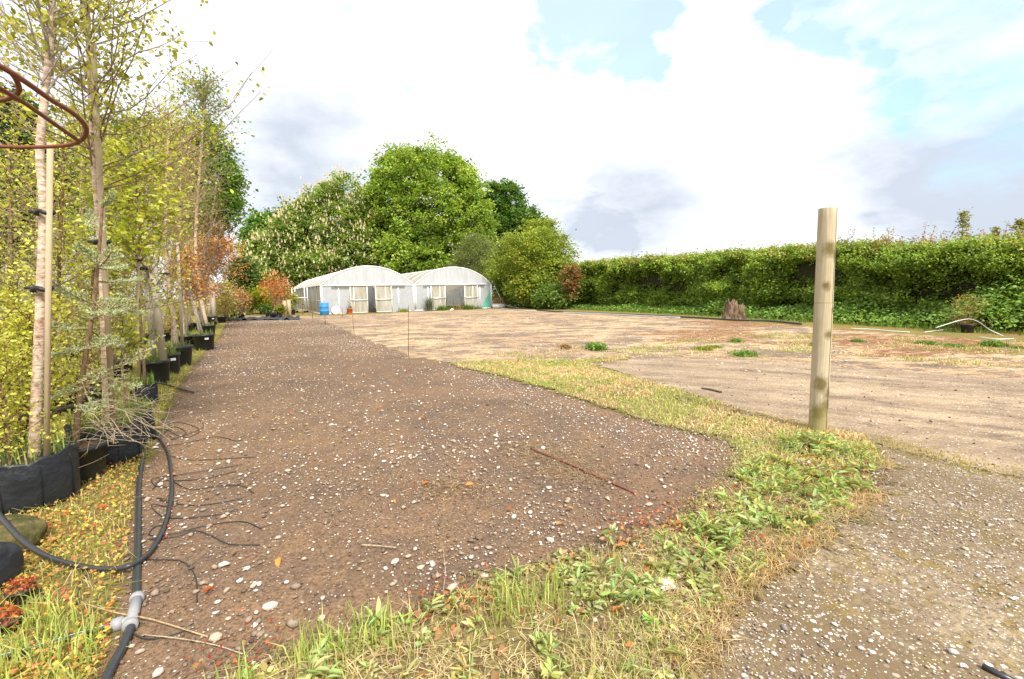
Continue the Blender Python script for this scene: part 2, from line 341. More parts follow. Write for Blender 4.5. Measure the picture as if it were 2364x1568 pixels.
# ------------------------------------------------------------------ mesh helper
LOC = {}
class MB:
    def __init__(s): s.v = []; s.f = {3: [], 4: []}; s.c = []; s.nv = 0; s.poly = []
    def add(s, v, f, col=(.5, .5, .5)):
        v = np.asarray(v, float).reshape(-1, 3); s.v.append(v)
        col = np.asarray(col, float)
        if col.ndim == 1: col = np.tile(col[:3], (len(v), 1))
        s.c.append(col)
        f = np.asarray(f)
        if f.size: s.f[f.shape[1]].append(f+s.nv)
        s.nv += len(v)
    def addpoly(s, v, col=(.5, .5, .5)):
        v = np.asarray(v, float); s.v.append(v); s.c.append(np.tile(np.asarray(col, float)[:3], (len(v), 1)))
        s.poly.append(np.arange(len(v))+s.nv); s.nv += len(v)
    def build(s, name, mat, parent=None, smooth=False, loc=None, sd=None):
        me = bpy.data.meshes.new(name)
        V = np.concatenate(s.v) if s.v else np.zeros((0, 3))
        if parent is not None: base = LOC[parent]
        else: base = np.zeros(3) if loc is None else np.asarray(loc, float)
        F3 = np.concatenate(s.f[3]) if s.f[3] else np.zeros((0, 3), int)
        F4 = np.concatenate(s.f[4]) if s.f[4] else np.zeros((0, 4), int)
        pl = s.poly
        idx = np.concatenate([F3.ravel(), F4.ravel()]+[p for p in pl]).astype(np.int32)
        tot = np.concatenate([np.full(len(F3), 3), np.full(len(F4), 4), np.array([len(p) for p in pl], int)]).astype(np.int32)
        start = np.concatenate([[0], np.cumsum(tot)[:-1]]).astype(np.int32)
        me.vertices.add(len(V)); me.vertices.foreach_set('co', (V-base).astype(np.float32).ravel())
        me.loops.add(len(idx)); me.loops.foreach_set('vertex_index', idx)
        me.polygons.add(len(tot)); me.polygons.foreach_set('loop_start', start); me.polygons.foreach_set('loop_total', tot)
        me.update(calc_edges=True)
        if smooth: me.polygons.foreach_set('use_smooth', np.ones(len(tot), bool))
        C = np.concatenate(s.c); a = me.color_attributes.new('col', 'FLOAT_COLOR', 'POINT')
        a.data.foreach_set('color', np.concatenate([C, np.ones((len(C), 1))], 1).astype(np.float32).ravel())
        if sd is not None:
            a = me.attributes.new('sd', 'FLOAT', 'POINT'); a.data.foreach_set('value', sd.astype(np.float32))
        me.materials.append(mat)
        o = bpy.data.objects.new(name, me); COL.objects.link(o)
        if parent is not None: o.parent = parent; LOC[o] = base
        else: o.location = base; LOC[o] = base
        return o
def tag(o, label, cat, group=None, kind=None):
    if label: o['label'] = label
    if cat: o['category'] = cat
    if group: o['group'] = group
    if kind: o['kind'] = kind
    return o
def thing(name, label, cat, loc, group=None):
    o = bpy.data.objects.new(name, None); COL.objects.link(o); o.location = loc; o.empty_display_size = .2
    LOC[o] = np.asarray(loc, float); return tag(o, label, cat, group)
def copy_tree(o, parent=None, loc=None):
    c = o.copy(); COL.objects.link(c); c.parent = parent
    for ch in list(o.children): copy_tree(ch, c)
    if loc is not None: c.location = loc
    return c
def nrm(a): return a/np.maximum(np.linalg.norm(a, axis=-1, keepdims=True), 1e-9)

def tube(mb, pts, rad, n=6, col=(.5, .5, .5), cap=True):
    pts = np.asarray(pts, float); k = len(pts); rad = np.broadcast_to(np.asarray(rad, float), (k,))
    t = nrm(np.gradient(pts, axis=0)); ref = V3(0, 0, 1) if abs(t[0][2]) < .9 else V3(1, 0, 0)
    a = np.cross(t[0], ref); a /= np.linalg.norm(a); A = []
    for i in range(k):
        a = a-t[i]*np.dot(a, t[i]); a /= max(np.linalg.norm(a), 1e-9); A.append(a)
    A = np.array(A); B = np.cross(t, A); th = np.arange(n)*2*math.pi/n
    v = pts[:, None]+rad[:, None, None]*(A[:, None]*np.cos(th)[None, :, None]+B[:, None]*np.sin(th)[None, :, None])
    i, j = np.meshgrid(np.arange(k-1), np.arange(n), indexing='ij'); j2 = (j+1) % n
    f = np.stack([i*n+j, i*n+j2, (i+1)*n+j2, (i+1)*n+j], -1).reshape(-1, 4)
    base = mb.nv; mb.add(v.reshape(-1, 3), f, col)
    if cap:
        mb.poly.append(base+np.arange(n)[::-1]); mb.poly.append(base+(k-1)*n+np.arange(n))
def spline(pts, n=8):
    p = np.asarray(pts, float); p = np.vstack([2*p[0]-p[1], p, 2*p[-1]-p[-2]]); out = []
    for i in range(1, len(p)-2):
        for t in np.linspace(0, 1, n, endpoint=False):
            out.append(.5*((2*p[i])+(-p[i-1]+p[i+1])*t+(2*p[i-1]-5*p[i]+4*p[i+1]-p[i+2])*t*t+(-p[i-1]+3*p[i]-3*p[i+1]+p[i+2])*t**3))
    out.append(p[-2]); return np.array(out)
def box(mb, c, s, ax=None, col=(.5, .5, .5)):
    c = np.asarray(c, float); s = np.asarray(s, float)/2
    q = np.array([[x, y, z] for x in (-1, 1) for y in (-1, 1) for z in (-1, 1)])*s
    if ax is not None: q = q@np.asarray(ax)
    mb.add(q+c, [[0, 1, 3, 2], [4, 6, 7, 5], [0, 4, 5, 1], [2, 3, 7, 6], [0, 2, 6, 4], [1, 5, 7, 3]], col)
def lathe(mb, c, prof, n=24, col=(.5, .5, .5), wob=0, seed=0, tilt=None):
    th = np.arange(n)*2*math.pi/n; vs = []
    for (r, z) in prof:
        rr = r*(1+wob*np.array([mnoise.noise(Vector((math.cos(a)*1.5+seed, math.sin(a)*1.5, z*3))) for a in th]))
        vs.append(np.stack([rr*np.cos(th), rr*np.sin(th), np.full(n, z)], -1))
    v = np.concatenate(vs)
    if tilt is not None: v = v@np.asarray(tilt)
    k = len(prof); i, j = np.meshgrid(np.arange(k-1), np.arange(n), indexing='ij'); j2 = (j+1) % n
    f = np.stack([i*n+j, i*n+j2, (i+1)*n+j2, (i+1)*n+j], -1).reshape(-1, 4)
    mb.add(v+np.asarray(c), f, col)

def rdir(n, upb=0.0, r=RNG):
    d = nrm(r.normal(size=(n, 3))); d[:, 2] += upb; return nrm(d)
def leaves(mb, pos, size, col, asp=.6, flat=.6, near=False, dirs=None, r=RNG, fold=.15):
    """leaf-shaped faces; flat = how much the blades face upwards"""
    N = len(pos); nr = rdir(N, 0); nr[:, 2] = np.abs(nr[:, 2])+flat; nr = nrm(nr)
    t = r.normal(size=(N, 3)) if dirs is None else dirs+r.normal(size=(N, 3))*.35
    t = nrm(t-nr*np.sum(t*nr, 1, keepdims=True)); s = np.cross(nr, t)
    L = np.broadcast_to(size, (N,))[:, None]; W = L*asp*.5
    col = np.asarray(col, float)
    if col.ndim == 1: col = np.tile(col, (N, 1))
    if near:
        v = np.stack([pos, pos+t*L*.3+s*W*.9+nr*L*fold, pos+t*L*.65+s*W*.8+nr*L*fold*.7, pos+t*L-nr*L*.05,
                      pos+t*L*.65-s*W*.8+nr*L*fold*.7, pos+t*L*.3-s*W*.9+nr*L*fold], 1)
        o = np.arange(N)[:, None]*6; f = np.concatenate([o+np.array([[0, 1, 2, 3]]), o+np.array([[0, 3, 4, 5]])])
        mb.add(v.reshape(-1, 3), f, np.repeat(col, 6, 0))
    else:
        v = np.stack([pos, pos+t*L*.45+s*W+nr*L*fold, pos+t*L, pos+t*L*.45-s*W+nr*L*fold], 1)
        o = np.arange(N)[:, None]*4
        mb.add(v.reshape(-1, 3), o+np.array([[0, 1, 2, 3]]), np.repeat(col, 4, 0))
def pal(n, cols, r=RNG, jit=.18):
    cols = np.asarray(cols, float); a = cols[r.integers(0, len(cols), n)]; b_ = cols[r.integers(0, len(cols), n)]; t = r.random((n, 1))
    return np.clip((a*t+b_*(1-t))*(1+r.normal(size=(n, 1))*jit), .003, .9)
def blades(mb, pos, ln, wd, col, lean=.5, r=RNG, tipc=None):
    N = len(pos); az = r.random(N)*2*math.pi; d = np.stack([np.cos(az), np.sin(az), np.zeros(N)], 1)
    s = np.stack([-np.sin(az+r.normal(size=N)*.8), np.cos(az), np.zeros(N)], 1); s = nrm(s)
    ln = np.broadcast_to(ln, (N,))[:, None]; wd = np.broadcast_to(wd, (N,))[:, None]; le = (np.abs(r.normal(size=(N, 1)))*lean)
    z = V3(0, 0, 1)
    p1 = pos+z*ln*.5+d*ln*le*.2; p2 = pos+z*ln*np.clip(.95-le*.35, .25, 1)+d*ln*le*.8
    v = np.stack([pos-s*wd*.5, pos+s*wd*.5, p1+s*wd*.42, p1-s*wd*.42, p2], 1).reshape(-1, 3)
    o = np.arange(N)[:, None]*5; col = np.asarray(col); col = np.tile(col, (N, 1)) if col.ndim == 1 else col
    base = mb.nv; mb.add(v, o+np.array([[0, 1, 2, 3]]), np.repeat(col, 5, 0)); mb.f[3].append(base+o+np.array([[3, 2, 4]]))

# ------------------------------------------------------------------ ground sheets
def inpoly(x, y, poly):
    ins = np.zeros(x.shape, bool); j = len(poly)-1
    for i in range(len(poly)):
        xi, yi = poly[i]; xj, yj = poly[j]
        c = ((yi > y) != (yj > y)) & (x < (xj-xi)*(y-yi)/(yj-yi+1e-12)+xi); ins ^= c; j = i
    return ins
def sdist(x, y, poly):
    d = np.full(x.shape, 1e9); n = len(poly)
    for i in range(n):
        a = poly[i]; b_ = poly[(i+1) % n]; ab = b_-a; L = (ab**2).sum()+1e-9
        t = np.clip(((x-a[0])*ab[0]+(y-a[1])*ab[1])/L, 0, 1)
        d = np.minimum(d, np.hypot(x-a[0]-t*ab[0], y-a[1]-t*ab[1]))
    return np.where(inpoly(x, y, poly), d, -d)
def gpoly(px): return np.array([p if len(p) == 3 else G(*p)[:2] for p in px])[:, :2] if False else np.array([(p[1], p[2]) if p[0] == 'w' else tuple(G(*p)[:2]) for p in px])
def sheet(name, mat, poly, z, step, margin=.6, grow=0):
    x0, y0 = poly.min(0)-margin; x1, y1 = poly.max(0)+margin
    nx = int((x1-x0)/step)+2; ny = int((y1-y0)/step)+2
    X, Y = np.meshgrid(np.linspace(x0, x1, nx), np.linspace(y0, y1, ny)); sd = sdist(X, Y, poly)
    i, j = np.meshgrid(np.arange(ny-1), np.arange(nx-1), indexing='ij')
    f = np.stack([i*nx+j, i*nx+j+1, (i+1)*nx+j+1, (i+1)*nx+j], -1).reshape(-1, 4)
    keep = (sd.ravel()[f] > -margin).any(1); f = f[keep]
    used = np.unique(f); mp = np.full(nx*ny, -1); mp[used] = np.arange(len(used))
    v = np.stack([X.ravel(), Y.ravel(), np.full(nx*ny, z)], 1)[used]
    mb = MB(); mb.add(v, mp[f]); return tag(mb.build(name, mat, sd=sd.ravel()[used]), None, None, None, 'structure')
mb = MB(); n = 41; xs = np.linspace(-2500, 2500, n); X, Y = np.meshgrid(xs, xs)
i, j = np.meshgrid(np.arange(n-1), np.arange(n-1), indexing='ij')
mb.add(np.stack([X.ravel(), Y.ravel(), np.zeros(n*n)], 1), np.stack([i*n+j, i*n+j+1, (i+1)*n+j+1, (i+1)*n+j], -1).reshape(-1, 4))
tag(mb.build('ground', M['field']), None, None, None, 'structure')
PY_soil = gpoly([(150, 1800), (245, 1520), (285, 1350), (315, 1130), (385, 960), (432, 870), (470, 820), (508, 780), (520, 752), (530, 741), (700, 737), (745, 740), (820, 773), (945, 824), (1060, 846), (1160, 872), (1300, 912), (1450, 962), (1570, 992), (1700, 1018), (1722, 1060), (1690, 1120), (1600, 1185), (1490, 1245), (1290, 1300), (1120, 1370), (900, 1450), (640, 1530), (520, 1600), (450, 1800)])
PY_yard = gpoly([(560, 738), (700, 736), (748, 741), (822, 774), (950, 826), (1060, 842), (1130, 838), (1340, 840), (1600, 850), (2364, 905), ('w', 26, 6), ('w', 20, 14.5), (2364, 792), (1960, 762), (1700, 742), (1500, 731), (1300, 719), (1150, 713), (960, 720), (800, 729), (560, 731)])
PY_drive = gpoly([(1350, 836), (1500, 829), (1750, 832), (1960, 850), (2364, 880), ('w', 16, 5), ('w', 14, -1), ('w', 9, 0), (2364, 1108), (2150, 1062), (1960, 1012), (1870, 990), (1700, 945), (1500, 885)])
PY_gravel = gpoly([(1980, 1010), (2150, 1058), (2364, 1102), ('w', 11, 0), ('w', 6, -3), ('w', .3, -2), (1500, 1800), (1560, 1560), (1640, 1440), (1760, 1330), (1900, 1240), (2010, 1130)])
PY_verge = gpoly([(1040, 838), (1200, 834), (1340, 832), (1450, 824), (1450, 832), (1370, 840), (1380, 850), (1500, 884), (1700, 945), (1870, 988), (1990, 1008), (2060, 1080), (2020, 1150), (1900, 1245), (1770, 1335), (1660, 1440), (1590, 1567), (1560, 1800), (420, 1800), (520, 1590), (640, 1525), (900, 1445), (1120, 1360), (1290, 1290), (1490, 1235), (1600, 1175), (1690, 1110), (1718, 1060), (1690, 1016), (1570, 990), (1450, 960), (1300, 910), (1160, 870), (1060, 850)])
sheet('soil_yard', M['soil'], PY_soil, .004, .12)
sheet('concrete_yard', M['yard'], PY_yard, .008, .2)
sheet('gravel_track', M['gravel'], PY_gravel, .012, .1)
sheet('concrete_drive', M['drive'], PY_drive, .016, .12)
sheet('grass_verge', M['verge'], PY_verge, .020, .06)

def scatter(poly, n, fn=None, ymax=1e9, ymin=-5, r=RNG):
    """random points of a polygon; density falls with the square of the distance (even on the eye)"""
    out = []; tot = 0; lo = poly.min(0); hi = poly.max(0)
    for _ in range(60):
        x = r.uniform(lo[0], hi[0], 40000); y = r.uniform(max(lo[1], ymin), min(hi[1], ymax), 40000)
        k = inpoly(x, y, poly)
        if fn is not None: k &= r.random(40000) < fn(x, y)
        out.append(np.stack([x[k], y[k]], 1)); tot += k.sum()
        if tot >= n: break
    return np.concatenate(out)[:n]
def fb(x, y, s, seed=0):
    """cheap smooth noise 0..1"""
    a = np.sin(x*s+1.7*np.sin(y*s*.7+seed)+seed)+np.sin(y*s*1.3+1.9*np.sin(x*s*.8-seed)+seed*2.1)+.6*np.sin((x+y)*s*2.3+seed*3)+.5*np.sin((x-y*1.2)*s*3.1+seed*1.3)
    return 1/(1+np.exp(-a*1.3))

# ------------------------------------------------------------------ stones
ico = bpy.data.meshes.new('tmp'); import bmesh
bm = bmesh.new(); bmesh.ops.create_icosphere(bm, subdivisions=1, radius=1); IV = np.array([v.co[:] for v in bm.verts]); IF = np.array([[v.index for v in f.verts] for f in bm.faces]); bm.free(); bpy.data.meshes.remove(ico)
def stones(mb, xy, size, col, z=.01, r=RNG, sink=.25):
    N = len(xy); k = len(IV)
    v = np.tile(IV[None], (N, 1, 1))*(1+r.normal(size=(N, k, 1))*.2)
    sc = np.stack([r.uniform(.7, 1.4, N), r.uniform(.6, 1.1, N), r.uniform(.35, .75, N)], 1)*size[:, None]*.5
    v = v*sc[:, None]; a = r.random(N)*6.28; ca, sa = np.cos(a)[:, None], np.sin(a)[:, None]
    x = v[..., 0]*ca-v[..., 1]*sa; y = v[..., 0]*sa+v[..., 1]*ca
    v = np.stack([x+xy[:, :1], y+xy[:, 1:2], v[..., 2]+z+(sc[:, 2]*(1-2*sink))[:, None]], -1)
    o = (np.arange(N)*k)[:, None, None]
    mb.add(v.reshape(-1, 3), (IF[None]+o).reshape(-1, 3), np.repeat(col, k, 0))
SC = [(.62, .56, .48), (.70, .68, .64), (.42, .31, .22), (.20, .14, .10), (.60, .50, .38), (.26, .20, .16), (.40, .30, .22), (.14, .10, .08)]
near = lambda s, p=1.0: (lambda x, y: np.clip((s/np.maximum(np.hypot(x, y), .3))**p, 0, 1))
mb = MB()
xy = scatter(PY_soil, 19000, lambda x, y: near(2.8, 1.5)(x, y)*(.12+.88*fb(x, y, 1.9, 2)**1.5)); s = np.exp(RNG.normal(-4.98, .68, len(xy))).clip(.003, .04)
stones(mb, xy, s, pal(len(xy), SC))
xy = scatter(PY_soil, 12000, lambda x, y: (np.hypot(x, y) > 4)*(.12+.88*fb(x, y, .6, 5)**2)); s = np.exp(RNG.normal(-4.2, .40, len(xy))).clip(.007, .035)
stones(mb, xy, s, pal(len(xy), [(.62, .57, .51), (.72, .70, .67), (.45, .34, .25), (.3, .22, .16)]))
xy = scatter(PY_soil, 420, lambda x, y: near(2.6, 1.3)(x, y)*fb(x, y, 2.5, 7)**2); s = RNG.uniform(.022, .048, len(xy)); stones(mb, xy, s, pal(len(xy), SC))
xy = scatter(PY_soil, 14000, lambda x, y: near(2.8, 1.3)(x, y)*(.3+.7*fb(x, y, 2.7, 12))); s = np.exp(RNG.normal(-4.9, .5, len(xy))).clip(.003, .03)
stones(mb, xy, s, pal(len(xy), [(.17, .12, .085), (.24, .165, .115), (.12, .09, .07), (.30, .21, .15)]), sink=.3)
# stone streaks along the verge's edge
ed = gpoly([(1060, 848), (1160, 874), (1300, 914), (1450, 964), (1570, 994), (1690, 1022)])
seg = RNG.integers(0, len(ed)-1, 1500); t = RNG.random((1500, 1)); xy = ed[seg]*(1-t)+ed[seg+1]*t+RNG.normal(size=(1500, 2))*.32+np.array([[-.25, -.2]])
stones(mb, xy, np.exp(RNG.normal(-4.6, .4, 1500)), pal(1500, [(.66, .64, .62), (.74, .73, .72)]))
tag(mb.build('scattered_gravel', M['stone']), 'white and grey pebbles strewn over the brown soil yard', 'gravel', None, 'stuff')
mb = MB()
GCc = [(.42, .39, .35), (.58, .55, .51), (.28, .22, .17), (.48, .38, .26), (.68, .65, .60), (.30, .27, .24)]
xy = scatter(PY_gravel, 21000, lambda x, y: near(3.0, 1.4)(x, y)*(.10+.9*fb(x*1.6, y*1.2, 1.3, 9)**1.5)); s = np.exp(RNG.normal(-4.85, .5, len(xy))).clip(.003, .03)
stones(mb, xy, s, pal(len(xy), GCc), .016)
xy = scatter(PY_verge, 3200, lambda x, y: (.05+.95/(1+np.exp(-(x-.65*y+.75)*6)))*near(2.4, 1.5)(x, y)); s = np.exp(RNG.normal(-4.5, .55, len(xy))).clip(.005, .045); stones(mb, xy, s, pal(len(xy), SC), .022)
xy = scatter(PY_yard, 3500, lambda x, y: fb(x, y, .4, 1)**2); s = np.exp(RNG.normal(-3.6, .4, len(xy))).clip(.01, .07); stones(mb, xy, s, pal(len(xy), [(.6, .5, .4), (.7, .66, .6), (.3, .22, .16)]), .01)
xy = scatter(PY_drive, 1500, near(6, 1)); s = np.exp(RNG.normal(-4.5, .5, len(xy))).clip(.005, .04); stones(mb, xy, s, pal(len(xy), [(.10, .07, .05), (.16, .11, .08), (.45, .38, .30)]), .018)
tag(mb.build('track_gravel', M['stone']), 'loose grey chippings and flints over the gravel track and concrete', 'gravel', None, 'stuff')

# ------------------------------------------------------------------ polytunnels
def frame2(A, B):
    ex = (B-A)/np.linalg.norm(B-A); ey = V3(-ex[1], ex[0], 0); return ex, ey
GA, GM, GB_ = G(744, 727), G(957, 719), G(1138, 711.5)
GB_ = GA+V3(1, .585, 0)*((-GA[0]-.042*GA[1])/(1+.042*.585))
exg, eyg = frame2(GA, GB_); WT = np.linalg.norm(GB_-GA)/2
EAVE, RISE, LEN = 2.27, 1.55, 25.3
def arc(n=24, w=None):
    w = w or WT; R = (w*w/4+RISE*RISE)/(2*RISE); th = math.asin(w/2/R)
    return [(w/2+R*math.sin(a), EAVE+RISE-R+R*math.cos(a)) for a in np.linspace(-th, th, n)]
def tunnel(org, opened, label):
    root = thing('polytunnel', label, 'polytunnel', org, 'polytunnels standing side by side')
    L = lambda x, y, z: org+exg*x+eyg*y+V3(0, 0, z)
    AX = np.array([exg, eyg, [0, 0, 1]])
    W = WT-.06; ar = [(x*W/WT, z) for x, z in arc()]
    def wall(name, quads, mat, nx=1):
        m = MB()
        for q in quads: m.add([L(*p) for p in q], [[0, 1, 2, 3]])
        return m.build(name, mat, root)
    # roof skin, sagging a little between the hoops
    m = MB(); ny = 70; rows = []
    for k in range(ny):
        y = k*LEN/(ny-1); sag = .035*abs(math.sin(y/2.3*math.pi))**.7
        rows.append([L(x, y, z-sag*(z-EAVE+.3)/RISE) for x, z in ar])
    v = np.array(rows); na = len(ar); i, j = np.meshgrid(np.arange(ny-1), np.arange(na-1), indexing='ij')
    m.add(v.reshape(-1, 3), np.stack([i*na+j, i*na+j+1, (i+1)*na+j+1, (i+1)*na+j], -1).reshape(-1, 4)); m.build('roof', M['rooffilm'], root, True)
    for k in range(0, 12):
        m = MB(); tube(m, [L(x, k*2.3, z+.01) for x, z in ar], .02 if k else .045, 6); m.build('hoop', M['whiteframe'], root, True)
    m = MB(); na_ = len(ar); vv = [L(x, .0, z-.01) for x, z in ar]
    m.addpoly(vv); m.build('gable', M['gable'], root)
    m = MB()
    for a, b2 in (((W/2, EAVE+RISE-.05), (W*.26, EAVE)), ((W/2, EAVE+RISE-.05), (W*.74, EAVE))):
        tube(m, [L(a[0], .06, a[1]), L(b2[0], .06, b2[1])], .02, 5)
    m.build('gable_brace', M['alu'], root)
    m = MB(); m.addpoly([L(x, LEN, z-.01) for x, z in ar]); m.add([L(0, LEN, 0), L(W, LEN, 0), L(W, LEN, EAVE), L(0, LEN, EAVE)], [[0, 1, 2, 3]]); m.build('rear_wall', M['film'], root)
    for x in (0.0, W):
        m = MB()
        for k in range(11): m.add([L(x, k*2.3, 0), L(x, k*2.3+2.3, 0), L(x, k*2.3+2.3, EAVE), L(x, k*2.3, EAVE)], [[0, 1, 2, 3]])
        m.build('side_wall', M['doorfilm'] if x == 0 else M['film'], root)
        m = MB()
        for k in range(12): box(m, L(x-.03 if x == 0 else x+.0, k*2.3+.03, EAVE/2), (.05, .05, EAVE), AX)
        box(m, L(x-.035, LEN/2, 1.12), (.03, LEN, .04), AX); box(m, L(x-.035, LEN/2, .06), (.04, LEN, .1), AX)
        m.build('side_frame', M['alu'], root)
    m = MB(); box(m, L(-.02, LEN/2, EAVE+.03), (.14, LEN+.1, .07), AX); m.build('gutter', M['alu'], root)
    # front wall panels
    if not opened: dl, dr, dw, posts = 2.15, 4.14, 1.38, (1.3, 6.1)
    else: dl, dr, dw, posts = 1.40, 4.62, 1.37, (1.18, 6.25)
    gx0, gx1 = dl+dw-.02, dr+.02
    for a, c in ((0, gx0-.3), (gx1+.3, W)):
        wall('front_panel', [[(a, .0, 0), (c, 0, 0), (c, 0, EAVE), (a, 0, EAVE)]], M['film'])
    for x in (0.05, W-.05)+posts:
        m = MB(); box(m, L(x, -.03, EAVE/2), (.075 if x in posts else .10, .06, EAVE), AX); m.build('post', M['whiteframe'], root)
    m = MB(); box(m, L(W/2, -.03, EAVE-.02), (W-.1, .05, .06), AX); m.build('head_rail', M['whiteframe'], root)
    m = MB(); t0, t1 = (.78, 6.7) if not opened else (.75, 6.72)
    box(m, L((t0+t1)/2, -.16, EAVE+.02), (t1-t0, .12, .13), AX)
    for k in range(4): box(m, L(t0+.7+k*1.4, -.10, EAVE+.12), (.06, .08, .1), AX)
    m.build('door_track', M['whiteframe'], root)
    m = MB(); box(m, L(.75 if not opened else .6, -.05, .05), (1.4, .05, .09), AX); m.build('sole_plate', M['whiteframe'], root)
    m = MB(); box(m, L(6.55, -.05, .05), (1.1 if not opened else 1.7, .05, .09), AX); m.build('sole_plate', M['whiteframe'], root)
    for x in (dl, dr):
        m = MB(); m.add([L(x, -.14, .05), L(x+dw, -.14, .05), L(x+dw, -.14, EAVE-.06), L(x, -.14, EAVE-.06)], [[0, 1, 2, 3]])
        d = m.build('sliding_door', M['doorfilm'], root)
        m = MB()
        for xx in (x+.03, x+dw-.03): box(m, L(xx, -.14, EAVE/2), (.06, .05, EAVE-.1), AX)
        box(m, L(x+dw*(.22 if x == dl and not opened else .62), -.13, EAVE/2), (.04, .03, EAVE-.1), AX)
        box(m, L(x+dw/2, -.14, .07), (dw-.1, .05, .05), AX)
        f = m.build('door_frame', M['whiteframe'], d)
        m = MB(); box(m, L(x+dw/2, -.165, 1.08), (dw-.02, .05, .09), AX); f = m.build('door_rail', M['alu'], d)
        m = MB(); box(m, L(x+dw/2, -.195, 1.09), (.18, .012, .05), AX); m.build('label', M['whitepaint'], d)
    m = MB(); box(m, L(W/2, LEN*.5, .02), (W-.3, LEN-.3, .01), AX); m.build('floor', M['compost'], root)
    if opened:
        m = MB(); nu, nv = 12, 14; g = np.zeros((nu, nv, 3))
        for i in range(nu):
            for j in range(nv):
                t = j/(nv-1); s = i/(nu-1); g[i, j] = L(gx0-.1+t*(gx1-gx0+.3), .25+s*1.6, 2.25-.75*math.sin(s*math.pi)*(1-.55*abs(t-.35)*2)-.02*math.sin(t*20+s*6))
        ii, jj = np.meshgrid(np.arange(nu-1), np.arange(nv-1), indexing='ij')
        m.add(g.reshape(-1, 3), np.stack([ii*nv+jj, ii*nv+jj+1, (ii+1)*nv+jj+1, (ii+1)*nv+jj], -1).reshape(-1, 4)); m.build('torn_film', M['drape'], root, True)
        m = MB(); m.add([L(W-1.15, -.012, .1), L(W-.12, -.012, .1), L(W-.12, -.012, 1.9), L(W-.35, -.012, 1.35)], [[0, 1, 2, 3]]); m.build('green_netting', M['teal'], root)
    else:
        m = MB()
        for k in range(3): box(m, L((gx0+gx1)/2, .3, 2.12-.07*k), (gx1-gx0+.3, .05, .025), AX)
        box(m, L((gx0+gx1)/2, 2.2, 1.2), (1.4, .03, 2.2), AX); m.build('inner_panel', M['film'], root)
    return root
tunnel(GA, False, 'long white polytunnel on the left with a blue barrel at its front corner')
tunnel(GA+exg*WT, True, 'polytunnel with wide open doors, hanging torn film and green netting in its right corner')
GL = lambda x, y, z=0: GA+exg*x+eyg*y+V3(0, 0, z)

# ------------------------------------------------------------------ things by the polytunnels
c = GL(.10, -.55); m = MB()
lathe(m, c, [(0, .0), (.30, .0), (.33, .03), (.33, .30), (.345, .32), (.33, .34), (.33, .62), (.345, .64), (.33, .66), (.33, .90), (.31, .95), (.30, .93), (0, .93)], 32)
root = thing('barrel', 'tall blue plastic barrel at the front corner of the left polytunnel', 'barrel', c); m.build('drum', M['blue'], root, True)
m = MB(); box(m, c+V3(.0, 0, .965), (.82, .05, .03)); m.build('slat', M['grey_stake'], root)
c = GL(.98, -.22); root = thing('round_disc', 'round white disc leaning on the polytunnel front beside the blue barrel', 'disc', c)
m = MB(); T_ = np.array([exg, V3(0, 0, 1), -eyg]);
lathe(m, c+V3(0, 0, .33), [(0, .0), (.31, .0), (.33, .015), (.33, .045), (.30, .05), (0, .03)], 32, tilt=T_); m.build('disc', M['whitepaint'], root, True)
def flowerpot(c, r, h, mat, parent, name='pot', soil=True, wob=0, seed=0, rim=True, label=False):
    m = MB(); pr = [(0, .0), (r*.80, .0), (r*.82, .01), (r*.97, h*.86)] if rim else [(0, 0), (r*.93, 0), (r*.98, h*.06), (r*1.0, h*.3), (r*1.02, h*.6), (r*1.0, h*.85), (r*.985, h*.95)]
    pr += [(r*1.04, h*.87), (r*1.05, h), (r*.98, h), (r*.95, h*.9), (0, h*.9)] if rim else [(r, h), (r*.97, h), (r*.95, h*.9), (0, h*.9)]
    lathe(m, c, pr, 28, wob=wob, seed=seed)
    if not rim:
        v_ = m.v[-1]; k_ = (v_[:, 2]-c[2])/h; v_[:, 2] += h*.22*k_**3*np.array([mnoise.noise(Vector(((q_[0]-c[0])*7+seed, (q_[1]-c[1])*7, 0))) for q_ in v_])
    p = m.build(name, mat, parent, True)
    m = MB(); n = 20; th = np.arange(n)*2*math.pi/n
    v = np.concatenate([[c+V3(0, 0, h*.95)], c+np.stack([r*.96*np.cos(th), r*.96*np.sin(th), h*.915+0*th], 1)])
    m.add(v, [[0, 1+i, 1+(i+1) % n] for i in range(n)]); m.build('soil', M['compost'], p)
    if not rim:
        for a in np.arange(9)*.698+.2:
            m = MB(); rr_ = [r*k_*(1+wob*mnoise.noise(Vector((math.cos(a)*1.5+seed, math.sin(a)*1.5, z_*h*3))))+.002 for k_, z_ in ((.98, .06), (1.0, .3), (1.02, .6), (1.0, .85), (.985, .95))]
            tube(m, [c+V3(math.cos(a)*q_, math.sin(a)*q_, z_*h) for q_, z_ in zip(rr_, (.06, .3, .6, .85, .95))], .0028, 4); m.build('seam', M['tie'], p)
    if label:
        m = MB(); a = math.atan2(-c[1], -c[0])+label; d = V3(math.cos(a), math.sin(a), 0); s = V3(-math.sin(a), math.cos(a), 0)
        q = c+d*(r*.955+.012)+V3(0, 0, h*.74); m.add([q-s*.05-V3(0, 0, .025)-d*.005, q+s*.05-V3(0, 0, .025)-d*.005, q+s*.05+V3(0, 0, .025), q-s*.05+V3(0, 0, .025)], [[0, 1, 2, 3]]); m.build('label', M['white_label'], p)
    return p
def bush(mb, c, rx, ry, rz, n, size, cols, asp=.6, near=False, flat=.3, shell=.35, r=RNG):
    d = rdir(n, .15); rr = r.uniform(shell, 1, (n, 1))**.6
    p = c+d*rr*np.array([rx, ry, rz]); p[:, 2] = np.maximum(p[:, 2], .02)
    leaves(mb, p, size*r.uniform(.6, 1.3, n), pal(n, cols), asp, flat, near)
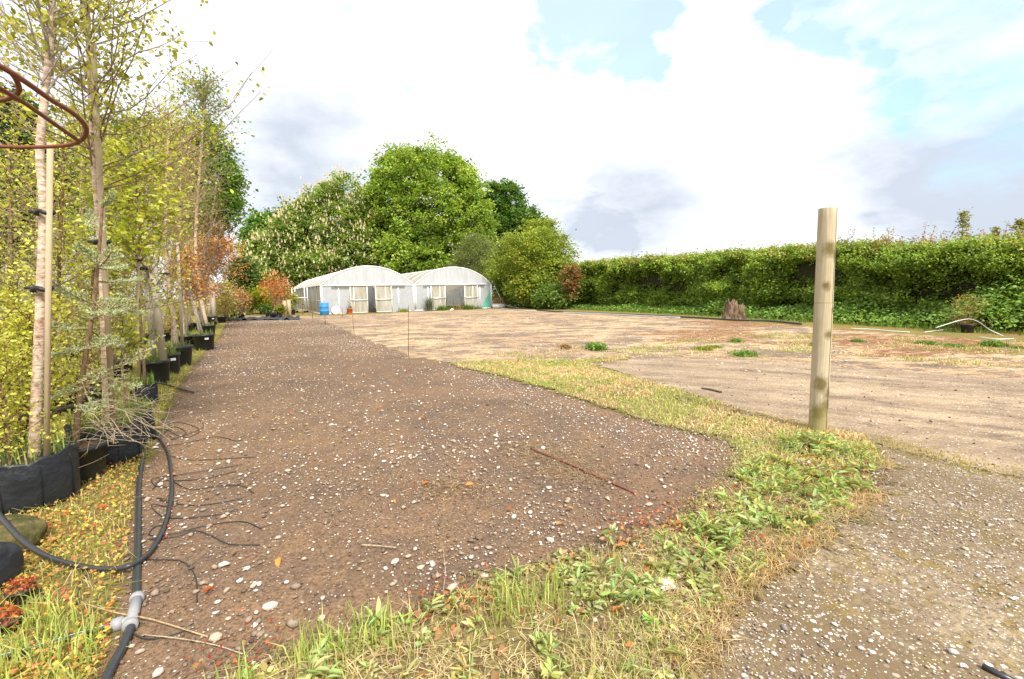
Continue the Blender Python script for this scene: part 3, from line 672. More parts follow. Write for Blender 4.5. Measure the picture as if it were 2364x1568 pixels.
YG = [(.22, .25, .025), (.30, .31, .03), (.15, .20, .025)]
GG = [(.07, .14, .025), (.10, .18, .03), (.14, .22, .035)]
DG = [(.035, .075, .018), (.05, .10, .02), (.075, .13, .03)]
OR = [(.65, .22, .05), (.55, .15, .04), (.70, .32, .08), (.42, .10, .04)]
RD = [(.40, .05, .03), (.30, .03, .05), (.45, .10, .05)]
DRY = [(.42, .32, .18), (.50, .40, .24), (.33, .22, .11)]
c = GL(2.0, -.45); root = thing('potted_sapling', 'bare sapling in an orange pot in front of the left polytunnel', 'potted plant', c)
flowerpot(c, .23, .44, M['terracotta'], root)
m = MB(); tube(m, spline([c+V3(0, 0, .4), c+V3(.03, 0, .9), c+V3(-.02, 0, 1.3)]), .02, 5, (.55, .45, .34))
for k in range(14):
    a = random.random()*6.28; z = random.uniform(.6, 1.25); L_ = random.uniform(.2, .5)
    tube(m, [c+V3(0, 0, z), c+V3(math.cos(a)*L_*.4, math.sin(a)*L_*.4, z+L_*.4), c+V3(math.cos(a)*L_*.55, math.sin(a)*L_*.5, z+L_)], [.012, .009, .004], 4, (.58, .46, .33))
m.build('branches', M['bark'], root)
m = MB(); bush(m, c+V3(0, 0, .5), .2, .2, .12, 60, .1, GG); m.build('leaves', M['leaf'], root)
# nursery trolley
c = G(695, 722); Yt = c[1]
root = thing('nursery_trolley', 'tall metal nursery trolley standing by the side of the left polytunnel', 'trolley', c)
m = MB(); box(m, c+V3(0, 0, .22), (1.15, .6, .06)); m.build('deck', M['grey_stake'], root)
for sx in (-1, 1):
    for sy in (-1, 1):
        m = MB(); box(m, c+V3(sx*.56, sy*.28, 1.25), (.055, .055, 2.0)); m.build('upright', M['whiteframe'], root)
        m = MB(); lathe(m, c+V3(sx*.45, sy*.24, .09), [(0, -.025), (.09, -.025), (.09, .025), (0, .025)], 14, tilt=np.array([[1, 0, 0], [0, 0, 1], [0, 1, 0]])); m.build('wheel', M['pot'], root)
m = MB(); box(m, c+V3(0, 0, 1.35), (1.12, .55, .06)); m.build('shelf', M['whiteframe'], root)
# square posts, left of the tunnel
for (u, v, h, lab) in ((659, 731, 1.2, 'short pale square timber post, left of a pair by the polytunnel'), (669, 732, 1.25, 'short pale square timber post, right of a pair by the polytunnel')):
    c = G(u, v); m = MB(); box(m, c+V3(0, 0, h/2), (.22, .16, h)); box(m, c+V3(0, 0, h+.012), (.25, .19, .03))
    tag(m.build('timber_post', M['stake'], loc=c), lab, 'post', 'short square posts by the polytunnel')
c = G(674, 727); root = thing('plant_pot', 'black pot of greenery beside the square posts by the polytunnel wall', 'plant pot', c)
flowerpot(c, .28, .42, M['pot'], root); m = MB(); bush(m, c+V3(0, 0, .5), .25, .25, .3, 200, .09, GG); m.build('leaves', M['leaf'], root)
# white trough of dry grass, pipes by the right corner
c = GL(2*WT+.35, -.6); root = thing('planter', 'white trough of dry grass at the right corner of the open polytunnel', 'planter', c)
m = MB(); box(m, c+V3(0, 0, .2), (1.15, .5, .36)); box(m, c+V3(0, 0, .39), (1.22, .56, .05)); m.build('trough', M['whitepaint'], root)
m = MB(); p = c+np.stack([RNG.uniform(-.5, .5, 500), RNG.uniform(-.2, .2, 500), np.full(500, .38)], 1); blades(m, p, RNG.uniform(.3, 1.0, 500), .02, pal(500, DRY), .6); m.build('dry_grass', M['grass'], root)
m = MB(); q = GL(2*WT+.1, -.2)
tube(m, spline([q+V3(0, 0, 2.1), q+V3(.3, 0, 1.6), q+V3(.7, -.1, .8), q+V3(1.2, -.2, .25), q+V3(2.2, -.5, .04), q+V3(3.0, -.8, .04)]), .03, 6)
tag(m.build('water_pipe', M['alu'], loc=q), 'grey pipe sloping from the right corner of the open polytunnel to the ground', 'pipe')
# plants inside and in front of the open tunnel
for (x, y, n, h, cols, lab, kind, inp) in ((WT+3.2, 3.0, 260, 1.5, GG, 'tall reedy plant in a black pot inside the open polytunnel doorway, left', 'potted_plant', True),
                                 (WT+4.3, 4.2, 150, 1.2, GG, 'leafy potted plant deeper inside the open polytunnel doorway', 'potted_plant', True),
                                 (WT+4.2, 1.5, 200, .5, YG, 'low bright green weed clump just inside the open doorway', 'weed', False),
                                 (WT+4.9, .6, 160, .8, DRY, 'dry brown grass clump at the right of the open doorway', 'weed', False),
                                 (WT+1.05, -.6, 380, 1.6, [(.16, .20, .14), (.22, .26, .17)], 'tall wispy grey-green weed against the film of the open polytunnel', 'weed', False),
                                 (WT+2.15, -.8, 300, .6, GG, 'bright green weed clump before the left door of the open polytunnel', 'weed', False),
                                 (WT+4.75, -.6, 260, .65, GG, 'bright green weed clump before the right door of the open polytunnel', 'weed', False),
                                 (WT+5.75, -.5, 90, .5, GG, 'small weed tuft near the right end of the open polytunnel', 'weed', False),
                                 (6.4, -.5, 150, .45, YG, 'low weed tuft before the right end of the left polytunnel', 'weed', False)):
    c = GL(x, y); root = thing(kind, lab, 'plant' if inp else 'weed', c)
    if inp: flowerpot(c, .22, .35, M['pot'], root)
    z0 = .33 if inp else .0; rr = .12 if h > 1 else .25
    p = c+np.stack([RNG.normal(0, rr, n), RNG.normal(0, rr, n), np.full(n, z0)], 1); m = MB()
    blades(m, p, RNG.uniform(.4, 1, n)*h, .03, pal(n, cols), .45); m.build('leaves' if n > 100 else 'stems', M['grass'], root)
for (x, y, lab, mt, s) in ((WT+2.75, -1.35, 'white litter scrap left of a red one on the concrete before the open doors', 'whitepaint', .12), (WT+3.0, -1.0, 'small white carton lying against the red litter by the open doors', 'whitepaint', .16), (WT+3.25, -.8, 'red litter scrap on the ground before the open polytunnel doors', 'red', .14)):
    c = GL(x, y); m = MB(); stones(m, np.array([c[:2]]), np.array([s*2.]), np.array([[.8, .8, .8]])); tag(m.build('litter', M[mt], loc=c), lab, 'litter')

# ------------------------------------------------------------------ trees
TREEB = 1.45
def limb(mb, a, b_, r0_, r1_, col, n=6, wob=.12, seg=7, droop=0):
    t = np.linspace(0, 1, seg)[:, None]; L_ = np.linalg.norm(b_-a); p = a*(1-t)+b_*t
    off = RNG.normal(size=(seg, 3))*wob*L_/seg; off = np.cumsum(off, 0); off -= off[-1]*t; p = p+off; p[:, 2] += droop*np.sin(t[:, 0]*math.pi)*L_
    tube(mb, p, np.linspace(r0_, r1_, seg), n, col, False); return p
def big_tree(name, label, cat, base, blobs_, n_clump, per, lsize, cols, trunk_h, tr, barkc=(.16, .12, .08), group=None, flowers=0, asp=.7, clr=.9, flat=.5, fillin=.25, mat='leaf'):
    root = thing(name, label, cat, base, group)
    m = MB(); B = [(np.array(b_[:3], float), np.array(b_[3:6], float)) for b_ in blobs_]
    top = np.mean([b_[0] for b_ in B], 0)
    p = limb(m, base-V3(0, 0, .1), V3(base[0]*.6+top[0]*.4, base[1]*.6+top[1]*.4, trunk_h), tr, tr*.7, barkc, 9, .05)
    m.build('trunk', M['bark'], root, True)
    m = MB()
    for b0, br in B:
        q = limb(m, p[-1], b0, tr*.5, tr*.15, barkc, 6, .25)
        for k in range(5): limb(m, q[random.randint(2, 5)], b0+RNG.normal(size=3)*br*.5, tr*.16, tr*.03, barkc, 4, .3)
    m.build('limbs', M['bark'], root)
    vol = np.array([b_[1].prod()**(2/3) for b_ in B]); vol /= vol.sum()
    m = MB(); fl = MB(); tot = 0
    for (b0, br), wv_ in zip(B, vol):
        N = int(n_clump*wv_); d = rdir(N, .12); ins = RNG.random(N) < fillin
        rad_ = np.where(ins, RNG.uniform(.3, .85, N), RNG.uniform(.86, 1.06, N))
        lump = np.array([mnoise.noise(Vector(q_*2.6+b0*.31))+.5*mnoise.noise(Vector(q_*6+b0*.31)) for q_ in d]) if N else np.zeros(0)
        cc = b0+d*br*(rad_*(1+.30*lump-.02))[:, None]
        keep = cc[:, 2] > .3
        for b1, br1 in B:
            if b1 is b0: continue
            keep &= (np.linalg.norm((cc-b1)/br1, axis=1) > .78)
        cc = cc[keep]; d = d[keep]; N = len(cc)
        if not N: continue
        csz = clr*RNG.uniform(.6, 1.35, N); ccol = pal(N, cols, jit=.16)*TREEB
        off = RNG.normal(size=(N, per, 3))*.42; off[..., 2] *= .55
        off = off*csz[:, None, None]
        pos = (cc[:, None]+off).reshape(-1, 3); col = (np.repeat(ccol, per, 0)*(1+RNG.normal(size=(N*per, 1))*.13)).clip(.004, .9)
        leaves(m, pos, lsize*RNG.uniform(.6, 1.3, len(pos)), col, asp, flat)
        if flowers:
            k = RNG.random(N) < flowers; fc = cc[k]+d[k]*csz[k][:, None]*.6
            for rep in range(2):
                fp = fc+RNG.normal(size=fc.shape)*csz[k][:, None]*.35; fp[:, 2] += .12
                hgt = RNG.uniform(.38, .58, len(fp))
                for a in range(3):
                    th = a*2.09; s = V3(math.cos(th), math.sin(th), 0)*.12; z = np.zeros((len(fp), 3)); z[:, 2] = hgt
                    v = np.stack([fp-s*1, fp+s*1, fp+z], 1).reshape(-1, 3); o = np.arange(len(fp))[:, None]*3
                    base_ = fl.nv; fl.add(v, o+np.array([[0, 1, 2]]), np.repeat(pal(len(fp), [(.75, .62, .48), (.82, .74, .58), (.72, .55, .42)]), 3, 0))
    m.build('crown', M[mat], root)
    if flowers: fl.build('blossom', M['grass'], root)
    return root
def B3(u, v, Y, ru, rv, ry=None):
    c_ = P(u, v, Y); k = Y/FPX; return (*c_, ru*k, ry or ru*k*.8, rv*k)
ASH = [(.16, .25, .035), (.23, .32, .05), (.12, .19, .03), (.30, .37, .08)]
CH = [(.11, .18, .035), (.17, .24, .05), (.22, .28, .07)]
big_tree('ash_tree', 'tallest round bright green tree rising behind the two polytunnels', 'tree', P(985, 700, 74)*V3(1, 1, 0),
         [B3(985, 470, 74, 120, 118), B3(1075, 545, 72, 68, 90), B3(905, 520, 75, 70, 100), B3(945, 590, 70, 70, 55), B3(1000, 610, 74, 110, 60), B3(935, 410, 75, 70, 55), B3(1040, 430, 75, 60, 60)], 3400, 42, .43, ASH, 6, .5, clr=1.35, fillin=.38)
big_tree('horse_chestnut_tree', 'broad chestnut tree dotted with cream flower spikes, left of the tallest tree', 'tree', P(790, 705, 73)*V3(1, 1, 0),
         [B3(790, 520, 74, 85, 95), B3(720, 560, 73, 90, 90), B3(820, 590, 72, 70, 70), B3(660, 600, 72, 70, 70), B3(740, 620, 71, 90, 50)], 2800, 36, .38, CH, 5, .5, group='flowering chestnut trees', flowers=.7, clr=1.3, fillin=.35)
big_tree('horse_chestnut_tree', 'smaller chestnut with cream flower spikes at the far left of the tree belt', 'tree', P(625, 706, 69)*V3(1, 1, 0),
         [B3(615, 610, 70, 50, 50), B3(590, 650, 66, 40, 40), B3(650, 640, 70, 45, 45)], 1100, 30, .42, CH, 4, .35, group='flowering chestnut trees', flowers=.4, clr=1.2)
big_tree('broadleaf_tree', 'plain mid green tree behind the smaller chestnut at the left end of the belt', 'tree', P(630, 695, 87)*V3(1, 1, 0),
         [B3(625, 560, 88, 55, 70), B3(600, 600, 86, 40, 70), B3(665, 570, 88, 45, 70)], 1100, 30, .55, [(.08, .17, .03), (.11, .22, .04)], 5, .4)
big_tree('oak_tree', 'dark green oak behind the right shoulder of the tallest tree', 'tree', P(1170, 692, 90)*V3(1, 1, 0),
         [B3(1160, 480, 92, 52, 55), B3(1200, 540, 90, 60, 55), B3(1140, 570, 90, 50, 70), B3(1230, 580, 88, 50, 60)], 1200, 34, .55, [(.05, .11, .02), (.075, .14, .03), (.10, .17, .03)], 6, .5, clr=1.3)
big_tree('field_maple_tree', 'rounded light olive tree at the right end of the belt, beside the copper bush', 'tree', G(1245, 708)*V3(1, 1, 0),
         [B3(1225, 590, 42, 75, 55), B3(1190, 635, 47, 65, 55), B3(1280, 610, 42, 50, 60), B3(1300, 650, 40, 45, 50), B3(1245, 660, 41, 70, 45), B3(1250, 540, 46, 40, 35), B3(1185, 690, 47, 45, 35)], 2100, 26, .20, [(.17, .22, .03), (.24, .27, .035), (.12, .17, .025)], 3, .25, clr=.75)
big_tree('willow_tree', 'greyish green feathery tree between the tallest tree and the olive tree', 'tree', P(1105, 700, 59)*V3(1, 1, 0),
         [B3(1100, 600, 60, 50, 55), B3(1075, 640, 60, 40, 50), B3(1130, 640, 58, 40, 60)], 1000, 30, .24, [(.14, .17, .06), (.18, .21, .07), (.11, .14, .05)], 3, .25, asp=.35, clr=.8)
big_tree('shrub', 'dense dark green shrub mass behind the right corner of the open polytunnel', 'shrub', G(1180, 709)*V3(1, 1, 0),
         [B3(1185, 660, 48, 40, 45), B3(1225, 675, 43, 50, 38), B3(1275, 690, 38, 45, 30)], 800, 26, .2, [(.09, .15, .03), (.13, .20, .04)], 1.5, .15, clr=.7)
# trees on the left behind the nursery rows
big_tree('broadleaf_tree', 'dark green tree standing tall behind the young birch on the left', 'tree', G(500, 704)*V3(1, 1, 0),
         [B3(505, 430, 34, 45, 60), B3(470, 380, 34, 60, 90), B3(525, 490, 33, 28, 40), B3(440, 500, 33, 60, 60), B3(350, 370, 32, 90, 80), B3(270, 420, 32, 80, 100)], 1500, 26, .26, [(.07, .13, .025), (.10, .18, .03), (.13, .2, .035)], 4, .3, clr=.8)
big_tree('conifer_tree', 'dark conifer filling the far left edge behind the nursery trees', 'tree', G(-40, 735)*V3(1, 1, 0),
         [B3(-40, 300, 20, 110, 90), B3(-90, 450, 19, 150, 120), B3(50, 400, 21, 75, 90), B3(40, 520, 20, 100, 90), B3(130, 480, 21, 60, 90)], 1500, 28, .22, [(.035, .08, .02), (.05, .11, .025)], 2, .3, clr=.75)
for (u, v, Y, ru, rv, cols, lab) in ((560, 640, 45, 30, 45, DG, 'dark evergreen shrub between the nursery rows and the tree belt'), (620, 690, 40, 55, 22, YG, 'low yellow-green scrub behind the far potted plants'), (690, 655, 72, 45, 40, DG, 'dark shadowy shrub behind the orange saplings by the polytunnel')):
    big_tree('shrub', lab, 'shrub', G(u, 708)*V3(1, 1, 0), [B3(u, v, Y, ru, rv)], 260, 24, .22, cols, 1, .08, clr=.7)

# ------------------------------------------------------------------ hedge along the right
HP = np.array([G(1225, 709)[:2], G(1360, 713)[:2], G(1500, 719)[:2], G(1700, 728)[:2], G(2000, 744)[:2], G(2364, 764)[:2], (19.5, 9.5), (21, 4), (22, -2)])
HH = np.array([3.9, 3.75, 3.6, 3.35, 3.1, 2.85, 2.8, 2.8, 2.8])
hseg = np.linalg.norm(np.diff(HP, axis=0), axis=1); hcum = np.concatenate([[0], np.cumsum(hseg)])
def hedge_at(s):
    x = np.interp(s, hcum, HP[:, 0]); y = np.interp(s, hcum, HP[:, 1]); h = np.interp(s, hcum, HH)
    e = .4; tx = np.interp(s+e, hcum, HP[:, 0])-np.interp(s-e, hcum, HP[:, 0]); ty = np.interp(s+e, hcum, HP[:, 1])-np.interp(s-e, hcum, HP[:, 1])
    L_ = np.hypot(tx, ty)+1e-9; return x, y, h, -ty/L_, tx/L_          # (nx,ny) points away from the camera side
HT = hcum[-1]
c0 = V3(HP[3][0], HP[3][1], 0)
hedge = thing('hedge', 'long tall clipped green hedge running along the right side of the yard', 'hedge', c0)
m = MB(); ns = 140; ss = np.linspace(0, HT, ns); x, y, h, nx, ny = hedge_at(ss); rows = []
for k in range(ns):
    prof = [(.75, 0.0), (.6, .4), (.55, .75), (.75, .9), (1.1, .93), (1.45, .9), (1.7, .6), (1.7, 0)]
    rows.append([[x[k]+nx[k]*(a+.35*(mnoise.noise(Vector((ss[k]*.8, q*3, 0))))), y[k]+ny[k]*(a+.35*mnoise.noise(Vector((ss[k]*.8, q*3, 5)))), h[k]*q*(1+.04*mnoise.noise(Vector((ss[k], 0, 0))))] for a, q in prof])
v = np.array(rows); na = 8; i, j = np.meshgrid(np.arange(ns-1), np.arange(na-1), indexing='ij')
m.add(v.reshape(-1, 3), np.stack([i*na+j, i*na+j+1, (i+1)*na+j+1, (i+1)*na+j], -1).reshape(-1, 4), (.035, .035, .015)); m.build('twig_core', M['bark'], hedge)
m = MB(); NC = 12500
s = HT*RNG.random(NC)**.8; q = RNG.random(NC)
x, y, h, nx, ny = hedge_at(s)
q = np.where(RNG.random(NC) < .20, 1.0, q)
bul = np.array([mnoise.noise(Vector((a*.55, b_*2.2, 3.3))) for a, b_ in zip(s, q)])
topm = q >= 1
bul = bul+.6*np.array([mnoise.noise(Vector((a*1.7, b_*5.5, 8.3))) for a, b_ in zip(s, q)])
off = np.where(topm, RNG.uniform(-.1, 1.7, NC), .30-1.35*bul+RNG.uniform(0, .3, NC)-.25*np.sin(q*math.pi))
zz = np.where(topm, h*(.985+.05*bul)-RNG.uniform(0, .35, NC)**1+.30*np.array([mnoise.noise(Vector((a*.8, 1.5, 2)))+.4*mnoise.noise(Vector((a*2.6, 4, 2))) for a in s])+RNG.normal(0, .05, NC), h*(.06+.92*q))
cc = np.stack([x+nx*off, y+ny*off, zz], 1)
HC = np.array([(.25, .36, .06), (.33, .43, .07), (.18, .27, .045), (.11, .18, .03)])
HTC = np.array([(.22, .34, .05), (.30, .37, .07), (.18, .28, .05), (.36, .33, .10)])
ccol = np.where((q > .93)[:, None], pal(NC, HTC), pal(NC, HC)); ccol = ccol*(.8+.35*np.clip(RNG.normal(1, .5, NC), 0, 2))[:, None]; low = (q < .3)
keepc = RNG.random(NC) < np.where(topm, 1, np.clip(.75+1.1*bul, .55, 1)); cc, ccol = cc[keepc], ccol[keepc]; NC = len(cc)
per = 30; cs = RNG.uniform(.16, .46, NC)
o3 = RNG.normal(size=(NC, per, 3))*.5; o3[..., 2] *= .55
pos = (cc[:, None]+o3*cs[:, None, None]).reshape(-1, 3); dist = np.hypot(pos[:, 0], pos[:, 1])
col = np.repeat(ccol, per, 0)*(1+RNG.normal(size=(NC*per, 1))*.16)
leaves(m, pos, np.clip(dist*.0044, .065, .15)*RNG.uniform(.6, 1.35, len(pos)), col.clip(.004, .9), .65, .45)
m.build('foliage', M['leaf'], hedge)
m = MB()                               # new shoots sticking out of the top
for k in range(900):
    s_ = HT*random.random()**.8; x1, y1, h1, nx1, ny1 = hedge_at(np.array([s_])); a = V3(x1[0]+nx1[0]*random.uniform(0, 1.3), y1[0]+ny1[0]*random.uniform(0, 1.3), h1[0]*.96)
    ln = random.uniform(.15, .5)*(2.0 if random.random() < .08 else 1); b_ = a+V3(random.gauss(0, .15)*ln, random.gauss(0, .15)*ln, ln)
    t = RNG.random((int(8+ln*16), 1)); leaves(m, a*(1-t)+b_*t+RNG.normal(size=(len(t), 3))*.05, .09, pal(len(t), [(.34, .26, .07), (.26, .28, .05), (.42, .22, .10)]), .6, .3)
    tube(m, [a, b_], [.008, .003], 3, (.2, .12, .06), False)
m.build('shoots', M['leaf'], hedge)
# brambles at its foot
m = MB(); BR = [(.22, .38, .08), (.30, .44, .11), (.16, .28, .06)]
N = 3400; s = 1.5+(HT-2)*RNG.random(N)**.8; x, y, h, nx, ny = hedge_at(s)
hb = np.array([.35+1.2*max(0, mnoise.noise(Vector((a*.25, 7, 1)))+.15)+.25*mnoise.noise(Vector((a*1.1, 2, 2))) for a in s]); hb = np.clip(hb*np.clip((s-10)/12, .35, 1.5), .15, 1.9)
q = RNG.random(N); off = -1.35+q*1.9-.5*np.clip((s-25)/15, 0, 1)*(1-q); z = hb*np.sin(np.clip(q+.1, 0, 1)*1.5)*RNG.uniform(.5, 1.05, N)+.04
cc = np.stack([x+nx*off, y+ny*off, z], 1); per = 14
pos = (cc[:, None]+RNG.normal(size=(N, per, 3))*np.array([.16, .16, .09])).reshape(-1, 3); pos[:, 2] = np.abs(pos[:, 2])+.01
dist = np.hypot(pos[:, 0], pos[:, 1])
leaves(m, pos, np.clip(dist*.0048, .07, .14)*RNG.uniform(.7, 1.3, len(pos)), (np.repeat(pal(N, BR), per, 0)*(1+RNG.normal(size=(N*per, 1))*.12)).clip(.01, .9), .8, .7, near=False)
tag(m.build('brambles', M['leaf']), 'tangle of light green brambles spreading from the foot of the hedge', 'brambles', None, 'stuff')
m = MB()                               # rank grass between concrete and hedge
N = 9000; s = HT*RNG.random(N); x, y, h, nx, ny = hedge_at(s); off = RNG.uniform(-2.2, .3, N)
blades(m, np.stack([x+nx*off, y+ny*off, 0*x], 1), RNG.uniform(.06, .28, N), .025, pal(N, [(.12, .22, .03), (.20, .28, .05)]), .6)
tag(m.build('rank_grass', M['grass']), 'strip of long green grass between the concrete edge and the hedge', 'grass', None, 'stuff')
# copper bush
big_tree('copper_shrub', 'reddish brown copper-leaved shrub growing in the far end of the hedge', 'shrub', G(1318, 712)*V3(1, 1, 0),
         [B3(1318, 636, 36.8, 20, 24), B3(1318, 662, 36.8, 13, 26)], 110, 22, .16, [(.20, .085, .04), (.15, .08, .035), (.16, .15, .04), (.26, .13, .06)], 1.2, .08, clr=.5)
for (u, v, Y, rr, lab) in ((2222, 525, 17.5, 30, 'slender sapling rising highest above the right part of the hedge'), (2300, 545, 17, 18, 'thin reddish shoot above the hedge, right of the tallest sapling'), (2355, 535, 16.5, 22, 'wispy sapling above the hedge at the right edge of the picture'), (1935, 575, 22, 12, 'small twiggy shoot above the hedge just right of the round post')):
    c = P(u, 600, Y); root = thing('sapling', lab, 'sapling', c*V3(1, 1, 0), 'saplings poking above the hedge')
    m = MB(); tube(m, spline([c*V3(1, 1, 0), P(u-3, 620, Y), P(u, v+rr*.2, Y), P(u+3, v-rr*.9, Y)]), [.03]*8+[.02]*8+[.01]*9, 5, (.16, .1, .06)); m.build('stem', M['bark'], root)
    m = MB(); k = Y/FPX*rr; n_ = 24 if rr > 20 else 12
    for i in range(n_):
        t = random.random(); c1 = P(u, v+rr*1.0-t*rr*2.1, Y)+RNG.normal(size=3)*k*.5*(1.1-t); leaves(m, c1+RNG.normal(size=(16, 3))*k*.14, .10, pal(16, [(.20, .26, .06), (.30, .22, .08), (.24, .28, .05)]), .6, .3)
    m.build('foliage', M['leaf'], root)
# stump
c = G(1692, 738); root = thing('tree_stump', 'weathered two-pronged tree stump standing at the foot of the hedge', 'stump', c)
m = MB()
for (dx, r_, h_, sd_) in ((-.12, .35, .88, 1), (.34, .24, .70, 5)):
    n = 26; th = np.arange(n)*2*math.pi/n; rows = []
    for zt in np.linspace(0, 1, 12):
        rr = r_*(1.25-.55*zt**.6)*(1+.28*np.array([mnoise.noise(Vector((math.cos(a)*1.6+sd_, math.sin(a)*1.6, zt*1.2))) for a in th])+.10*np.array([mnoise.noise(Vector((math.cos(a)*6+sd_, math.sin(a)*6, zt*1.5))) for a in th]))
        zz = h_*zt*(1+.14*np.array([mnoise.noise(Vector((math.cos(a)*3+sd_, math.sin(a)*3, 9))) for a in th])*(zt**3)*2)
        rows.append(np.stack([c[0]+dx*(1-.1*zt)+rr*np.cos(th), c[1]+rr*.8*np.sin(th), zz], -1))
    rows.append(np.stack([c[0]+dx+.3*r_*np.cos(th), c[1]+.3*r_*np.sin(th), np.full(n, h_*.78)], -1))
    v = np.concatenate(rows); i, j = np.meshgrid(np.arange(12), np.arange(n), indexing='ij'); j2 = (j+1) % n
    m.add(v, np.stack([i*n+j, i*n+j2, (i+1)*n+j2, (i+1)*n+j], -1).reshape(-1, 4))
m.build('stump_wood', M['stump'], root, True)
m = MB(); bush(m, c+V3(.35, -.05, .3), .22, .2, .35, 160, .06, [(.2, .2, .03), (.32, .2, .04)]); m.build('moss', M['leaf'], root)
# pipes lying along the hedge
def gpipe(px, r, mat, name, label, cat='pipe', group=None, z=None):
    pts = [G(p[0], p[1], (p[2] if len(p) > 2 else 0)+r+(.02 if z is None else z)) for p in px]
    m = MB(); tube(m, spline(pts), r, 6); return tag(m.build(name, M[mat], loc=pts[0]*V3(1, 1, 0), smooth=True), label, cat, group)
gpipe([(1240, 716), (1280, 719), (1400, 724), (1500, 728), (1600, 733), (1700, 739), (1775, 741), (1850, 748)], .045, 'hose', 'irrigation_pipe', 'long black pipe marking the concrete edge below the hedge')
gpipe([(1300, 721), (1350, 723), (1420, 726), (1480, 729), (1570, 733)], .03, 'alu', 'irrigation_pipe', 'grey pipe lying against the long black pipe below the hedge')
gpipe([(1085+70, 712), (1175, 714), (1200, 716), (1235, 716.5)], .03, 'alu', 'irrigation_pipe', 'tangled grey pipe end between the open polytunnel and the hedge')
gpipe([(1965, 758), (1978, 759), (2022, 761), (2053, 764), (2100, 767)], .014, 'whitepaint', 'irrigation_pipe', 'thin white pipe at the bramble edge right of the round post')
gpipe([(2135, 767), (2142, 766), (2165, 763), (2206, 758)], .011, 'whitepaint', 'irrigation_pipe', 'short thin pipe leading into the brambles near the small dry potted shrub')
Yp = G(2317, 776)[1]; pts = [P(2160, 757, Yp), P(2188, 748, Yp), P(2219, 739, Yp), P(2241, 737, Yp), P(2262, 745, Yp), P(2284, 761, Yp), G(2317, 776, .02)]
m = MB(); tube(m, spline(pts), .010, 6); tag(m.build('irrigation_pipe', M['alu'], loc=pts[-1]*V3(1, 1, 0), smooth=True), 'grey pipe arching over the brambles at the right', 'pipe')
gpipe([(2260, 778), (2300, 783), (2340, 782)], .012, 'whitepaint', 'irrigation_pipe', 'pale pipe end lying on the concrete at the far right')
c = G(2232, 768); root = thing('potted_shrub', 'half dead potted shrub with brown twigs in front of the right hand brambles', 'potted plant', c)
flowerpot(c, .19, .26, M['pot'], root); m = MB()
for k in range(46):
    d = rdir(1, 1.0)[0]; limb(m, c+V3(0, 0, .15), c+V3(0, 0, .2)+d*random.uniform(.5, .95), .007, .002, (.32, .16, .07), 3, .2)
m.build('twigs', M['bark'], root)
m = MB(); bush(m, c+V3(0, 0, .85), .5, .4, .35, 520, .055, [(.28, .30, .07), (.38, .2, .07), (.2, .27, .06)]); m.build('foliage', M['leaf'], root)
# weed clumps out on the concrete
for (u, v, rp, hh_, cols, lab) in ((1718, 822, 26, .16, GG, 'bright green weed clump on the concrete left of the round post'), (1700, 790, 14, .12, GG, 'small round green tuft on the concrete, further back left of the post'), (1625, 808, 26, .10, YG, 'flat mossy green clump on the concrete, left of the brighter one'), (2135, 795, 20, .12, GG, 'dark green weed clump on the concrete right of the round post'), (2200, 800, 30, .08, GG, 'long low weed clump in a crack right of the round post'), (2290, 800, 22, .2, GG, 'leafy weed growing from the crack at the right, near the picture edge'), (1375, 808, 24, .26, GG, 'spiky green grass tuft among dead stems on the concrete'), (1305, 806, 12, .16, [(.30, .12, .07), (.34, .20, .10), (.22, .20, .06)], 'small reddish dock beside the spiky grass tuft'), (1980, 790, 14, .1, GG, 'tiny green weed right behind the round post'), (1650, 803, 18, .08, YG, 'thin yellowish weed strip on the concrete'), (1885, 800, 13, .14, GG, 'weed tuft half hidden by the round post'), (2350, 805, 14, .08, GG, 'green weed at the extreme right edge of the concrete')):
    c = G(u, v); k = rp/FPX*c[1]; cols = [tuple(q_*1.5 for q_ in cc_) for cc_ in cols] if cols is GG else cols; n = int(240*min(2, k*2))+60; m = MB()
    p = c+np.stack([RNG.normal(0, k*.45, n), RNG.normal(0, k*.5, n), np.zeros(n)+.008], 1)
    blades(m, p, RNG.uniform(.4, 1.1, n)*hh_, .018, pal(n, cols), .8); m.add(np.array([c+V3(math.cos(a)*k*(.7+.4*random.random()), math.sin(a)*k*(.7+.4*random.random()), .012) for a in np.arange(14)*.449]+[c+V3(0, 0, .03)]), [[i_, (i_+1) % 14, 14] for i_ in range(14)], cols[0])
    p[:, 2] += RNG.uniform(0, hh_*.5, n); leaves(m, p, hh_*.45, pal(n, cols), .5, .5)
    tag(m.build('weed_clump', M['grass'], loc=c), lab, 'weed', 'weeds growing through the concrete')

# ------------------------------------------------------------------ the round post
c = G(1888, 998); top = P(1911, 481, c[1]+.0); hgt = top[2]; root_loc = c
m = MB(); n = 40; th = np.arange(n)*2*math.pi/n; rows = []; R_ = .080
zs = np.linspace(-.05, hgt-.006, 30)
for z in zs:
    t = z/hgt; cx = c+(top-c)*t; rr = R_*(1.05-.07*t)*(1+.018*np.array([mnoise.noise(Vector((math.cos(a)*1.5, math.sin(a)*1.5, z*1.3))) for a in th]))
    rows.append(np.stack([cx[0]+rr*np.cos(th), cx[1]+rr*np.sin(th), np.full(n, z)], -1))
rr = R_*.95; rows.append(np.stack([top[0]+rr*np.cos(th), top[1]+rr*np.sin(th), np.full(n, hgt)], -1))
v = np.concatenate(rows); k = len(rows); i, j = np.meshgrid(np.arange(k-1), np.arange(n), indexing='ij'); j2 = (j+1) % n
m.add(v, np.stack([i*n+j, i*n+j2, (i+1)*n+j2, (i+1)*n+j], -1).reshape(-1, 4)); m.poly.append((k-1)*n+np.arange(n))
